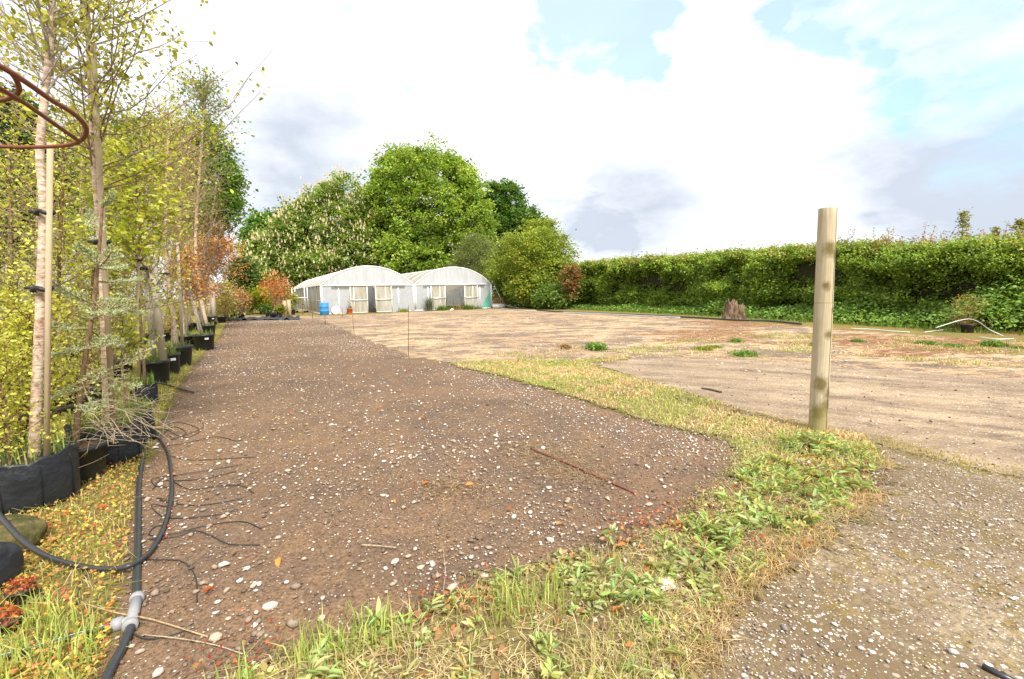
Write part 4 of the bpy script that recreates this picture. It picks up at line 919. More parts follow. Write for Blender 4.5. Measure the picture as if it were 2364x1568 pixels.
post = m.build('round_post', M['post'], smooth=True, loc=c); tag(post, 'tall round timber post with knots standing alone in the weeds on the right', 'post')

# thin steel pins along the concrete edge
for (u0_, v0_, u1_, v1_, lab) in ((943, 823, 943, 705, 'thin rusty steel pin nearest the camera on the concrete edge'), (818, 773, 814, 728, 'second thin steel pin along the concrete edge, before the orange pot'), (751, 748, 748, 700, 'thin steel pin leaning before the blue barrel'), (790, 733, 790, 712, 'short thin pin standing before the white round lid'), (722, 736, 721, 705, 'thin pin standing before the nursery trolley'), (699, 727, 698, 690, 'dark thin stake by the polytunnel wall, left of the trolley')):
    a = G(u0_, v0_); b_ = P(u1_, v1_, a[1]); m = MB(); tube(m, [a, b_], max(.007, a[1]*.0005), 6)
    tag(m.build('steel_pin', M['rust'], loc=a), lab, 'pin', 'thin steel pins along the yard edge')
a = G(1225, 1035, .02); b_ = G(1465, 1138, .012); m = MB(); tube(m, spline([a, (a+b_)/2+V3(0, .02, 0), b_]), .0075, 6)
tag(m.build('steel_rod', M['rust'], loc=a), 'rusty steel rod lying on the brown soil across a patch of straw', 'rod')
c = G(2330, 1555); m = MB(); tube(m, [G(2268, 1538, .02), G(2345, 1575, .02)], .012, 6); tag(m.build('plastic_strip', M['hose'], loc=c), 'dark plastic strip on the gravel at the bottom right corner', 'strip')

# rusty hoop support, top left
zr = 2.0; root = thing('hoop_support', 'rusty steel hoop plant support reaching in at the top left', 'plant support', V3(-2.0, 1.3, 0))
hp = [(-90, 110), (0, 153), (60, 190), (120, 232), (172, 264), (199, 296), (188, 323), (150, 336), (70, 340), (0, 338), (-90, 332)]
P3 = [G(u, v, zr) for u, v in hp]; P3 = P3+[V3(-2.15, 1.45, zr), V3(-2.2, 1.1, zr), V3(-1.8, .85, zr)]+[P3[0]]
m = MB(); tube(m, spline(P3, 10), .0062, 8); m.build('hoop', M['rust'], root, True)
m = MB(); tube(m, [G(-60, 172, zr-.012), G(0, 204, zr-.012), G(60, 240, zr-.012), G(184, 327, zr-.012)], .0055, 8); m.build('cross_rod', M['rust'], root, True)
m = MB(); tube(m, spline([G(0, 152, zr+.012), G(25, 168, zr+.01), G(40, 190, zr+.01), G(43, 210, zr+.01), G(25, 226, zr+.01), G(-10, 232, zr+.01), G(-60, 215, zr+.01)]), .0055, 8); m.build('inner_loop', M['rust'], root, True)
for q in (P3[-2], P3[-4], V3(-2.05, 1.0, zr)):
    m = MB(); tube(m, [q, V3(q[0]-.12, q[1]+.02, 0)], .006, 6); m.build('leg', M['rust'], root, True)

# ------------------------------------------------------------------ nursery stock on the left
BK = {'grey': (.42, .36, .29), 'brown': (.26, .17, .10), 'tan': (.50, .41, .28), 'dark': (.12, .08, .06)}
def nursery_tree(label, base, path, r, pot, bark='grey', stakes=(), ties=(), br=None, lf=None, tuft=0, cat='potted tree', name='potted_tree', group='potted trees in the nursery row', lsd=1.0):
    root = thing(name, label, cat, base, group)
    if pot:
        pr, ph, pst = pot
        flowerpot(base, pr, ph, M['fabric'] if pst == 'bag' else M['pot'], root, 'grow_bag' if pst == 'bag' else 'pot', rim=(pst != 'bag'), wob=.16 if pst == 'bag' else 0, seed=base[1], label=.25 if pst == 'label' else False)
    sp = spline(path, 6); m = MB(); tube(m, sp, np.linspace(r, r*.35, len(sp)), 10 if base[1] < 6 else 7, BK.get(bark, BK['grey'])); m.build('trunk', M['birch'] if bark == 'birch' else M['bark'], root, True)
    for (a, b_, rr, mt) in stakes:
        m = MB(); tube(m, [a, b_], rr, 8); m.build('stake', M[mt], root, True)
    for q, rr in ties:
        m = MB(); th = np.linspace(0, 2*math.pi, 14); tube(m, [q+V3(math.cos(a)*rr*1.1, math.sin(a)*rr*.8, .01*math.sin(a*3)) for a in th], [rr*.35]*14, 5, cap=False)
        box(m, q+V3(-rr*1.6, 0, .01), (rr*1.6, .012, .02)); m.build('tie', M['tie'], root)
    if br:
        m = MB(); LP = []; LD = []
        for k in range(br['n']):
            t = br['z0']+(br['z1']-br['z0'])*((k+random.random())/br['n']); f = t*(len(sp)-1); i0 = min(int(f), len(sp)-2); p0 = sp[i0]+(sp[i0+1]-sp[i0])*(f-i0)
            az = random.random()*6.283; e = br['up']+random.gauss(0, .18); L_ = br['len']*random.uniform(.55, 1.15)*(1-.5*(t-br['z0'])/(1.001-br['z0']))
            d = V3(math.cos(az)*math.cos(e), math.sin(az)*math.cos(e), math.sin(e)); cur = br.get('cur', .25)
            q = np.linspace(0, 1, 7)[:, None]; p = p0+d*q*L_+V3(0, 0, 1)*cur*L_*q**2+np.cumsum(RNG.normal(size=(7, 3))*.02*L_, 0)
            tube(m, p, np.linspace(br['r'], br['r']*.25, 7), 4, br['col'], False)
            pts = [(p, .25)]
            for s_ in range(br['tw']):
                i1 = random.randint(1, 5); dd = nrm(d+RNG.normal(size=3)*.75+V3(0, 0, .15)); l2 = L_*random.uniform(.2, .5)
                pp = p[i1]+dd*np.linspace(0, 1, 4)[:, None]*l2+np.cumsum(RNG.normal(size=(4, 3))*.02*l2, 0)
                tube(m, pp, [br['r']*.4, br['r']*.3, br['r']*.22, br['r']*.12], 3, br['col'], False); pts.append((pp, .0))
            for pp, st in pts:
                kk = 5; tt = RNG.uniform(st, 1, kk)*(len(pp)-1); ii = np.minimum(tt.astype(int), len(pp)-2)
                LP.append(pp[ii]+(pp[ii+1]-pp[ii])*(tt-ii)[:, None])
        m.build('branches', M['bark'], root)
        if lf:
            LP = np.concatenate(LP); n = lf['n']; pos = LP[RNG.integers(0, len(LP), n)]+RNG.normal(size=(n, 3))*lf.get('sp', .03)
            m = MB(); leaves(m, pos, lf['s']*RNG.uniform(.5, 1.2, n), pal(n, lf['c'], jit=.28), lf.get('a', .7), lf.get('f', .2), near=base[1] < 5)
            m.build('leaves', M['leaf'], root)
    if tuft:
        m = MB(); n = tuft; a = RNG.random(n)*6.28; rr = np.sqrt(RNG.random(n))*pot[0]*.9
        p = base+np.stack([np.cos(a)*rr, np.sin(a)*rr, np.full(n, pot[1]*.9)], 1); blades(m, p, RNG.uniform(.08, .28, n), .006+.0008*base[1], pal(n, [(.24, .34, .06), (.34, .38, .10), (.14, .26, .05)]), .7); m.build('weeds', M['grass'], root)
    return root
def pathpx(px, Y): return [P(u, v, Y) for u, v in px]
YL = [(.52, .54, .08), (.62, .60, .10), (.40, .44, .07), (.56, .56, .14)]
OL = [(.36, .38, .05), (.46, .44, .06), (.28, .33, .05)]
LG = [(.34, .42, .06), (.44, .48, .07), (.26, .36, .05)]
TW = (.34, .25, .16)
# T1: nearest birch
b1 = G(70, 1160); Y = b1[1]
nursery_tree('big birch with peeling pale bark in the nearest slumped black fabric bag', b1, pathpx([(76, 1125), (84, 930), (94, 700), (101, 480), (92, 350), (106, 200), (118, 60), (124, -60), (130, -240)], Y), .035,
             (.29, .38, 'bag'), 'birch', [(P(106, 1130, Y-.06), P(116, 330, Y-.03), .017, 'stake')], [(P(103, 492, Y-.02), .045), (P(97, 668, Y-.02), .05)],
             dict(n=46, z0=.60, z1=1.0, len=.95, up=.95, r=.007, tw=4, col=(.48, .42, .35), cur=.1), dict(n=1300, s=.042, c=OL+YL, sp=.04), tuft=130)
# T3 second birch
b3 = G(248, 1066); Y = b3[1]
nursery_tree('second birch with a brown timber stake beside it in a black fabric bag', b3, pathpx([(250, 985), (245, 860), (236, 600), (220, 400), (212, 250), (205, 100), (200, -50), (198, -200)], Y), .036,
             (.25, .36, 'bag'), 'birch', [(P(262, 985, Y-.08), P(214, 100, Y-.02), .022, 'stake')], [(P(235, 560, Y-.02), .05)],
             dict(n=80, z0=.40, z1=1.0, len=1.35, up=.45, r=.0075, tw=6, col=(.36, .26, .19), cur=.25), dict(n=4600, s=.045, c=OL+YL, sp=.05), tuft=150)
# dead twiggy conifer pot between them
b2 = G(178, 1106); Y = b2[1]
root = thing('potted_spruce', 'blue-green spruce with bare dead lower twigs in a rimmed black pot', 'potted tree', b2, 'potted trees in the nursery row')
flowerpot(b2, .22, .30, M['pot'], root)
tp = spline(pathpx([(172, 1060), (186, 900), (214, 720), (232, 540), (238, 440)], Y)); m = MB(); tube(m, tp, np.linspace(.024, .006, len(tp)), 8, BK['brown']); m.build('trunk', M['bark'], root, True)
m = MB(); nd = MB(); SPC = [(.40, .50, .30), (.52, .60, .42), (.30, .38, .18), (.52, .50, .20)]
def needles(nd, p, n, ln, cols, w_=.0032):
    t = RNG.random(n)*(len(p)-1); i = np.minimum(t.astype(int), len(p)-2); q = p[i]+(p[i+1]-p[i])*(t-i)[:, None]; ax = nrm(p[-1]-p[0])
    d = nrm(rdir(n, .35)+ax*.7); s = nrm(np.cross(d, rdir(n))); L_ = ln*RNG.uniform(.7, 1.2, (n, 1))
    v = np.stack([q-s*w_*.5, q+s*w_*.5, q+d*L_+s*w_*.3, q+d*L_-s*w_*.3], 1).reshape(-1, 3); o = np.arange(n)[:, None]*4; nd.add(v, o+np.array([[0, 1, 2, 3]]), np.repeat(pal(n, cols), 4, 0))
def spruce_branch(p0, p1, tw, cols, droop=.05, ln=.024, k=90):
    q = np.linspace(0, 1, 8)[:, None]; L_ = np.linalg.norm(p1-p0); p = p0*(1-q)+p1*q+V3(0, 0, -droop)*np.sin(q*math.pi)*L_
    tube(m, p, np.linspace(.007, .003, 8), 4, (.30, .2, .1), False); needles(nd, p[2:], k, ln, cols)
    d = nrm(p1-p0); side = nrm(np.cross(d, V3(0, 0, 1)))
    for j in range(tw):
        t = .2+.75*j/tw; a = p[int(t*7)]; sg = 1 if j % 2 else -1; l2 = L_*.42*(1.1-t)*random.uniform(.7, 1.2)
        b_ = a+nrm(d*.9+side*sg*.8+V3(0, 0, random.uniform(-.1, .15)))*l2; tube(m, [a, (a+b_)/2-V3(0, 0, .01), b_], [.0035, .003, .002], 3, (.30, .2, .1), False); needles(nd, np.array([a, (a+b_)/2-V3(0, 0, .01), b_]), int(k*.7), ln, cols)
for (a, b_, dy) in (((190, 880), (375, 775), -.1), ((205, 740), (300, 668), -.3), ((215, 690), (305, 690), .1), ((225, 620), (270, 560), -.2), ((226, 600), (180, 560), -.2), ((210, 700), (120, 650), -.3), ((200, 800), (100, 820), -.25), ((195, 840), (325, 895), -.25), ((215, 700), (350, 720), .3), ((220, 650), (330, 640), .4), ((200, 800), (260, 770), -.5), ((232, 540), (200, 480), .1), ((236, 480), (262, 440), 0), ((190, 880), (90, 930), -.2), ((205, 760), (120, 740), .3), ((205, 760), (280, 800), .4), ((215, 690), (260, 720), -.5), ((190, 880), (220, 950), -.5), ((225, 620), (290, 610), .3)):
    spruce_branch(P(*a, Y), P(*b_, Y+dy), 10, SPC)
m.build('branches', M['bark'], root); nd.build('needles', M['needle'], root)
m = MB()
for k in range(44):
    a = P(random.uniform(180, 250), random.uniform(935, 1040), Y+random.uniform(-.1, .1)); r_ = random.random()
    b_ = P(random.uniform(250, 415), random.uniform(905, 1030), Y+random.uniform(-.4, .2)) if r_ < .6 else a+RNG.normal(size=3)*V3(.22, .22, .10)
    p = limb(m, a, b_, .0038, .0014, pal(1, [(.50, .40, .26), (.38, .28, .17), (.58, .48, .33)])[0], 3, .25, 6, .08)
    for j in range(3): limb(m, p[3+j if 3+j < 6 else 5], p[3]+RNG.normal(size=3)*V3(.10, .08, .05)+(b_-a)*.25, .002, .001, (.52, .42, .28), 3, .2, 4)
m.build('dead_twigs', M['bark'], root)
# yellow shrub at the near left
by = G(28, 1110); Y = by[1]
nursery_tree('bushy shrub with small bright yellow-green leaves at the left edge of the picture', by, pathpx([(40, 1080), (60, 980), (80, 850), (70, 720)], Y), .012, (.18, .25, 'pot'), 'brown', (), (),
             dict(n=80, z0=.10, z1=1.0, len=.55, up=.55, r=.005, tw=7, col=(.20, .10, .06), cur=.1), dict(n=4200, s=.034, c=YL+[(.46, .42, .05)], sp=.05, a=.65), name='potted_shrub', cat='potted shrub')
by = b1+V3(.06, -.16, .27); Y = by[1]
nursery_tree('upright yellow-leaved shrub crowding the trunk of the nearest birch', by, [by, by+V3(.03, .0, .3), by+V3(.0, .02, .7), by+V3(-.05, 0, 1.0)], .008, None, 'brown', (), (),
             dict(n=56, z0=.2, z1=1.0, len=.42, up=.55, r=.003, tw=6, col=(.20, .10, .06), cur=.1), dict(n=2000, s=.030, c=YL, sp=.045, a=.62), name='yellow_shrub', cat='shrub')
# front row further along
b35 = G(302, 1022); Y = b35[1]
nursery_tree('low green grassy plant in the black fabric bag just before the row bends away', b35, pathpx([(296, 965), (285, 880), (280, 800), (284, 730)], Y), .018, (.20, .30, 'bag'), 'brown', (), (),
             dict(n=16, z0=.5, z1=1., len=.30, up=.5, r=.006, tw=6, col=(.30, .2, .1), cur=.1), dict(n=220, s=.045, c=OL+LG, sp=.05), tuft=520)
b4 = G(338, 938); Y = b4[1]
nursery_tree('slim tree with broad bright green leaves in the small fabric bag on the row edge', b4, pathpx([(335, 895), (330, 800), (318, 650), (322, 520), (310, 380)], Y), .02, (.15, .32, 'bag'), 'brown', [(P(322, 895, Y), P(318, 560, Y), .018, 'stake')], [(P(320, 600, Y), .04)],
             dict(n=36, z0=.50, z1=1., len=.9, up=.45, r=.007, tw=6, col=(.30, .18, .09), cur=.1), dict(n=1500, s=.085, c=LG+YL, sp=.06, a=.8, f=.6), tuft=90)
b5 = G(362, 886); Y = b5[1]
nursery_tree('tree held between two thick pale timber stakes in a round black pot', b5, pathpx([(352, 835), (350, 700), (340, 600), (338, 450), (345, 300)], Y), .035, (.22, .42, 'pot'), 'grey',
             [(P(376, 832, Y-.05), P(347, 566, Y-.05), .058, 'grey_stake'), (P(357, 838, Y+.1), P(333, 590, Y+.1), .045, 'grey_stake')], [(P(336, 620, Y-.05), .07)],
             dict(n=46, z0=.35, z1=1., len=1.5, up=.6, r=.010, tw=6, col=TW, cur=.1), dict(n=1500, s=.06, c=OL+YL, sp=.08), tuft=160)
b6 = G(396, 864); Y = b6[1]
nursery_tree('spindly bare-stemmed sapling in the narrow pot behind the two thick stakes', b6, pathpx([(395, 820), (398, 720), (400, 600), (398, 480)], Y), .016, (.17, .42, 'label'), 'tan', (), (),
             dict(n=30, z0=.2, z1=1., len=.9, up=.8, r=.007, tw=5, col=DRY[0], cur=.1), dict(n=420, s=.07, c=YL+[(.50, .36, .05)], sp=.08), tuft=60)
b7 = G(411, 846); Y = b7[1]
nursery_tree('white-barked birch leaning left out of the widest round black pot', b7, pathpx([(408, 800), (398, 720), (388, 640), (382, 520), (385, 380), (392, 280)], Y), .045, (.30, .46, 'pot'), 'birch', [(P(421, 798, Y), P(410, 560, Y), .03, 'grey_stake')], [(P(386, 632, Y), .06)],
             dict(n=60, z0=.4, z1=1., len=1.5, up=.8, r=.009, tw=7, col=DRY[0], cur=.1), dict(n=700, s=.06, c=YL+OR[:1], sp=.1), tuft=100)
b8 = G(473, 808); Y = b8[1]
nursery_tree('young copper beech with orange leaves, its two stakes crossing above the labelled pot', b8, pathpx([(462, 772), (445, 700), (435, 640), (430, 580)], Y), .025, (.27, .46, 'label'), 'grey',
             [(P(468, 772, Y), P(430, 645, Y+.1), .03, 'grey_stake'), (P(460, 772, Y), P(442, 640, Y+.2), .03, 'grey_stake')], (),
             dict(n=46, z0=.35, z1=1., len=.72, up=.25, r=.008, tw=6, col=(.30, .2, .12), cur=-.1), dict(n=2200, s=.075, c=OR+DRY, sp=.12, f=.1), tuft=60)
b85 = G(440, 812)*V3(1, 1, 0)+V3(-.5, .6, 0); Y = b85[1]
nursery_tree('tall bare twiggy tree with tan branches behind the copper beech', b85, pathpx([(425, 790), (418, 650), (415, 500), (420, 330)], Y), .04, (.26, .42, 'pot'), 'birch', [(P(432, 795, Y), P(428, 560, Y), .035, 'grey_stake')], (),
             dict(n=80, z0=.35, z1=1., len=1.6, up=.85, r=.011, tw=8, col=DRY[0], cur=.15), dict(n=900, s=.07, c=YL+OR[:2], sp=.1), tuft=60)
b9 = G(483, 776); Y = b9[1]
nursery_tree('tall airy young birch with fine grey-green leaves in a black pot further along the row', b9, pathpx([(478, 755), (455, 640), (452, 520), (462, 380), (470, 260), (472, 200)], Y), .065, (.24, .44, 'pot'), 'birch', [(P(470, 755, Y), P(452, 600, Y), .04, 'grey_stake')], (),
             dict(n=90, z0=.42, z1=1., len=1.9, up=.55, r=.013, tw=8, col=(.45, .38, .28), cur=.0), dict(n=4200, s=.10, c=[(.24, .30, .07), (.32, .36, .09), (.18, .25, .06)], sp=.14, a=.6), tuft=40)
b10 = G(490, 751); Y = b10[1]
nursery_tree('tree with orange-tinted canopy held by two stout pale posts at the row end', b10, pathpx([(487, 740), (480, 660), (490, 600), (500, 560)], Y), .06, (.26, .5, 'label'), 'tan', [(P(484, 742, Y), P(482, 652, Y), .10, 'grey_stake'), (P(495, 742, Y), P(489, 650, Y), .12, 'grey_stake')], (),
             dict(n=70, z0=.5, z1=1., len=2.0, up=.15, r=.014, tw=8, col=DRY[0], cur=.05), dict(n=3400, s=.13, c=OR[:3]+[(.5, .34, .1), (.34, .32, .08)], sp=.2), tuft=30)
b11 = G(505, 746); Y = b11[1]+1.5
nursery_tree('rounded brownish shrub-tree at the far end of the row beside the stout posts', G(512, 745), pathpx([(510, 740), (512, 700), (515, 660)], Y), .04, (.25, .35, 'pot'), 'tan', (), (),
             dict(n=60, z0=.1, z1=1., len=1.2, up=.5, r=.012, tw=8, col=DRY[0], cur=.05), dict(n=2600, s=.12, c=DRY+YL+OR[:1], sp=.2))
# second and third rows, behind
BACK = [((120, 960), (150, 300), 'leafy yellow-green tree just behind the nearest birch', YL, .07, 1612, 1.15, 'brown', .5),
        ((30, 930), (20, 330), 'yellow-green tree at the left edge behind the hoop support', OL, .06, 1488, 1.2, 'brown', .5),
        ((215, 905), (265, 330), 'tree with large limp bright leaves behind the spruce', LG, .10, 992, 1.2, 'brown', .3),
        ((280, 860), (330, 260), 'olive leaved tree standing behind the second birch', OL, .06, 1612, 1.4, 'grey', .6),
        ((70, 860), (90, 280), 'pale stemmed leafy tree in the second row at the left', YL, .06, 1612, 1.4, 'grey', .7),
        ((170, 830), (190, 250), 'tall thin tree with sparse yellow leaves in the third row', OL, .06, 1612, 1.6, 'tan', .7),
        ((315, 810), (375, 250), 'tall yellow-green tree right of the second birch', LG, .07, 1860, 1.6, 'tan', .5),
        ((325, 795), (385, 330), 'twiggy tan tree with reddish leaf tips behind the thick stakes', YL+OR, .07, 930, 1.5, 'tan', .8),
        ((240, 800), (250, 290), 'light green tree in the third row of the nursery', LG, .07, 1860, 1.8, 'grey', .6),
        ((370, 778), (430, 400), 'bare grey twiggy tree behind the white leaning birch', DRY+YL, .06, 900, 1.6, 'tan', .9),
        ((430, 768), (500, 430), 'fine twigged tan tree behind the young airy birch', DRY+OR, .07, 806, 1.9, 'tan', .8),
        ((10, 800), (-20, 300), 'dense green nursery tree at the far left of the third row', GG, .09, 1612, 1.8, 'grey', .5),
        ((455, 762), (515, 520), 'russet tipped tree near the far end of the row', OR+DRY, .10, 930, 1.8, 'tan', .6),
        ((130, 790), (120, 480), 'low bright yellow nursery tree behind the second row', YL, .08, 1612, 1.6, 'grey', .4),
        ((290, 770), (270, 520), 'low olive nursery tree in the fourth row', OL, .09, 1612, 1.8, 'grey', .4),
        ((200, 950), (215, 620), 'short yellow-leaved bush between the spruce and second birch', YL, .045, 1612, .55, 'brown', .5),
        ((255, 880), (250, 640), 'short olive bush behind the small fabric bag', OL, .055, 1488, .75, 'brown', .4),
        ((60, 980), (30, 640), 'short yellow bush at the left edge behind the yellow shrub', YL, .04, 1736, .6, 'brown', .5),
        ((380, 790), (425, 700), 'low shrub with golden leaves between the birch pot and copper beech', [(.55, .38, .04), (.45, .40, .06)], .07, 500, .5, 'tan', .5)]
for (bp, tp_, lab, cols, ls, n, ln, bk, upa) in BACK:
    b_ = G(*bp); Y = b_[1]; mid = ((bp[0]*.6+tp_[0]*.4)+random.uniform(-8, 8), bp[1]*.6+tp_[1]*.4); r_ = .004*max(Y, 3)+.008
    nursery_tree(lab, b_, pathpx([(bp[0], bp[1]-8), mid, tp_], Y), r_, (.18+.004*Y, .34, 'pot'), bk, [(b_+V3(.08, 0, .3), P((mid[0]+bp[0])/2+14, mid[1], Y), .018, 'stake')] if ln > 1 else (), (),
                 dict(n=58, z0=.22 if ln > 1 else .1, z1=1., len=ln, up=upa, r=.006+.0006*Y, tw=7, col=TW, cur=.08), dict(n=int(n*1.5), s=ls*.78, c=cols, sp=.07))
# distant pots and saplings on the grass by the polytunnel
for (u, v, w_, h_, cols, lab) in ((523, 739, 10, 55, GG, 'small black labelled pot with a green shrub at the far row end'), (540, 737, 14, 60, DRY, 'wide black pot of tan twigs beyond the row end'), (558, 736, 14, 70, OR[:2]+DRY, 'black pot with a brownish orange shrub, middle of the far pots'), (580, 722, 8, 22, YG, 'tiny black pot further back on the far grass'), (605, 726, 10, 24, GG, 'low black pot in the grass behind the crumpled sheet'), (622, 724, 10, 70, RD, 'black pot with a crimson leaved shrub by the polytunnel'), (640, 728, 12, 100, OR, 'black pot with the taller orange sapling by the polytunnel'), (655, 726, 10, 85, DRY, 'black pot with a bare twiggy sapling next to the square posts'), (648, 733, 10, 28, YG, 'black pot of yellow-green growth in front of the orange sapling'), (618, 732, 9, 30, GG, 'black pot of rank green weeds in front of the crimson shrub')):
    c = G(u, v); k = c[1]/FPX; root = thing('potted_shrub', lab, 'potted shrub', c, 'far pots on the grass left of the polytunnel')
    flowerpot(c, w_*k*.5, .36, M['pot'], root); m = MB(); H_ = h_*k
    for i in range(26):
        a = random.random()*6.28; q = c+V3(math.cos(a)*H_*.22, math.sin(a)*H_*.22, H_*random.uniform(.6, 1)); limb(m, c+V3(0, 0, .3), q, .018, .006, DRY[random.randint(0, 2)], 3, .25)
    m.build('stems', M['bark'], root)
    m = MB(); bush(m, c+V3(0, 0, H_*.62), H_*.32+.15, H_*.3+.15, H_*.42, int(420+H_*160), .14, cols, shell=.1); m.build('leaves', M['leaf'], root)
c = G(634, 734); root = thing('plant_pot', 'empty black pot lying on its side before the far pots', 'plant pot', c)
m = MB(); lathe(m, c+V3(0, 0, .22), [(0, -.25), (.17, -.25), (.22, .22), (.235, .22), (.235, .25), (.2, .25), (.16, -.2), (0, -.2)], 20, tilt=np.array([[0, 0, 1], [0, 1, 0], [1, 0, 0]])); m.build('pot_shell', M['pot'], root, True)
m = MB(); n = 60
gr = []
for i in range(n):
    for j in range(7):
        t = i/(n-1); u_ = 522+170*t; q = G(u_, 741-2*t+ -j*.9); gr.append([q[0], q[1], .02+.22*max(0, mnoise.noise(Vector((t*14, j*.6, 0)))+.15)])
i, j = np.meshgrid(np.arange(n-1), np.arange(6), indexing='ij'); m.add(gr, np.stack([i*7+j, i*7+j+1, (i+1)*7+j+1, (i+1)*7+j], -1).reshape(-1, 4))
tag(m.build('ground_sheet', M['fabric'], loc=G(560, 740)), 'crumpled black ground fabric along the far edge of the soil yard', 'fabric')

# ------------------------------------------------------------------ hoses
root = thing('irrigation_hose', 'thick black irrigation hose looping up beside the nearest bag, with thin feeder tubes', 'hose', G(290, 1308))
HPX = [(205, 905, .52), (190, 920, .56), (172, 936, .60), (125, 948, .64), (60, 960, .64), (0, 986, .60), (-60, 1040, .48), (-70, 1110, .34), (-10, 1180, .22), (50, 1245, .12), (110, 1285, .05), (180, 1306, .02), (245, 1314, .015), (300, 1306, .035), (345, 1275, .015), (375, 1225, .01), (392, 1165, .01), (396, 1110, .01), (388, 1050, .01), (368, 1012, .01), (345, 975, .02), (338, 930, .06), (345, 890, .2)]
m = MB(); tube(m, spline([G(u, v, z+.012) for u, v, z in HPX], 8), .0145, 10); m.build('hose_pipe', M['hose'], root, True)
TB = [[(395, 1150), (370, 1160), (352, 1130), (372, 1105), (395, 1110), (470, 1105), (545, 1088)][2:],
      [(398, 1125), (360, 1122), (352, 1105), (400, 1098), (480, 1085), (560, 1072)],
      [(397, 1155), (362, 1150), (400, 1162), (470, 1166), (560, 1150)],
      [(397, 1172), (350, 1165), (375, 1192), (430, 1196), (500, 1188), (552, 1176)],
      [(396, 1110), (440, 1130), (500, 1122), (560, 1122), (585, 1138)],
      [(390, 1215), (360, 1215), (345, 1235), (400, 1232), (480, 1212), (560, 1204), (603, 1220)],
      [(386, 1235), (345, 1245), (400, 1240), (450, 1225), (490, 1238), (530, 1256), (600, 1258)],
      [(392, 1052), (440, 1062), (500, 1060), (590, 1055)],
      [(385, 1030), (440, 1020), (500, 1008), (545, 1018), (560, 1015)],
      [(365, 1010), (400, 985), (430, 1000), (395, 1015), (440, 1000), (470, 985), (455, 965)],
      [(345, 1282), (320, 1290), (360, 1292), (420, 1296), (450, 1330), (455, 1390)],
      [(352, 1010), (400, 975), (460, 990), (430, 1010), (380, 990)],
      [(60, 1250, .1), (50, 1300), (80, 1350), (120, 1390)],
      [(215, 1312), (185, 1345), (178, 1395)],
      [(185, 1465), (260, 1440), (340, 1475), (430, 1455)]]
for px in TB:
    m = MB(); tube(m, spline([G(p[0], p[1], (p[2] if len(p) > 2 else .008+.012*random.random())) for p in px], 7), .0036, 5, cap=False); m.build('feeder_tube', M['hose'], root, True)
for (u, v) in ((396, 1112), (398, 1128), (397, 1157), (397, 1174), (391, 1215), (386, 1238), (393, 1052), (386, 1030), (366, 1010), (345, 1284), (120, 1290)):
    m = MB(); q = G(u, v, .016); lathe(m, q+V3(-.006, 0, .0), [(0, -.009), (.006, -.009), (.006, .009), (0, .009)], 8); m.build('connector', M['red'], root)
root = thing('water_main', 'thick black water pipe on the soil with grey tee fitting at the bottom left', 'pipe', G(312, 1400))
m = MB(); tube(m, spline([G(u, v, .02) for u, v in ((225, 1620), (250, 1556), (285, 1490), (304, 1440), (312, 1400), (318, 1250), (320, 1130), (328, 1060), (344, 1000), (352, 960), (358, 930))], 8), .0185, 12); m.build('pipe_run', M['hose'], root, True)
q0, q1 = G(300, 1447, .022), G(317, 1378, .022); ax = nrm(q1-q0)
for t in (0.05, .95):
    c = q0+(q1-q0)*t; m = MB(); tube(m, [c-ax*.017, c-ax*.012, c+ax*.012, c+ax*.017], [.026, .031, .031, .026], 12); m.build('collar', M['greyfit'], root)
m = MB(); tube(m, [q0, q1], .024, 12); c = (q0*.8+q1*.2); sx_ = nrm(G(150, 1475, .022)-G(285, 1436, .022)); tube(m, [c, c+sx_*.06], .022, 12); tube(m, [c+sx_*.03, c+sx_*.07], .030, 12); m.build('tee', M['greyfit'], root)
ps = spline([G(u, v, .020) for u, v in ((283, 1437), (220, 1455), (150, 1475), (70, 1500), (0, 1518), (-90, 1545), (-200, 1560))], 6)
m = MB(); tube(m, ps, .0145, 10); sp_ = m.build('branch_pipe', M['hose'], root, True)
m = MB(); tube(m, ps+V3(0, -.006, .0135), .0028, 5); m.build('stripe', M['greenstripe'], sp_)
gpipe([(345, 880, .25), (375, 886, .1), (400, 893, .0), (425, 900), (447, 906)], .014, 'hose', 'hose_end', 'black hose end poking out onto the soil from behind the middle pots', 'hose')
# boulder, dark sack, tray and small pots at the bottom left
c = G(20, 1262); m = MB(); v = IV.copy()
bm = bmesh.new(); bmesh.ops.create_icosphere(bm, subdivisions=4, radius=1)
v = np.array([q.co[:] for q in bm.verts]); f = np.array([[q.index for q in fc.verts] for fc in bm.faces]); bm.free()
nn = np.array([mnoise.noise(Vector(q*1.3)) for q in v]); v = v*(1+.22*nn[:, None]); v = np.sign(v)*np.abs(v)**.8
A = math.radians(-14); Rz = np.array([[math.cos(A), math.sin(A), 0], [-math.sin(A), math.cos(A), 0], [0, 0, 1]])
m.add((v*np.array([.24, .12, .085]))@Rz+c+V3(0, 0, .09), f); tag(m.build('boulder', M['boulder'], loc=c, smooth=True), 'mossy brown wedge of stone lying before the nearest fabric bag', 'stone')
c = G(8, 1360); m = MB(); m.add((v*np.array([.09, .12, .13]))+c+V3(-.06, 0, .11), f); tag(m.build('sack', M['fabric'], loc=c, smooth=True), 'dark slumped sack at the left edge below the mossy stone', 'sack')
for (u, v_, r_, h_, lab) in ((52, 1392, .055, .075, 'small black plant pot among red weeds at the left edge'), (12, 1458, .06, .055, 'shallow black pot full of red herbs near the bottom left corner')):
    c = G(u, v_); root = thing('plant_pot', lab, 'plant pot', c); flowerpot(c, r_, h_, M['pot'], root)
    m = MB(); n_ = 160; bush(m, c+V3(0, 0, h_+.02), r_*1.1, r_*1.1, .045, n_, .018, RD+OR, near=True); m.build('herbs', M['leaf'], root)
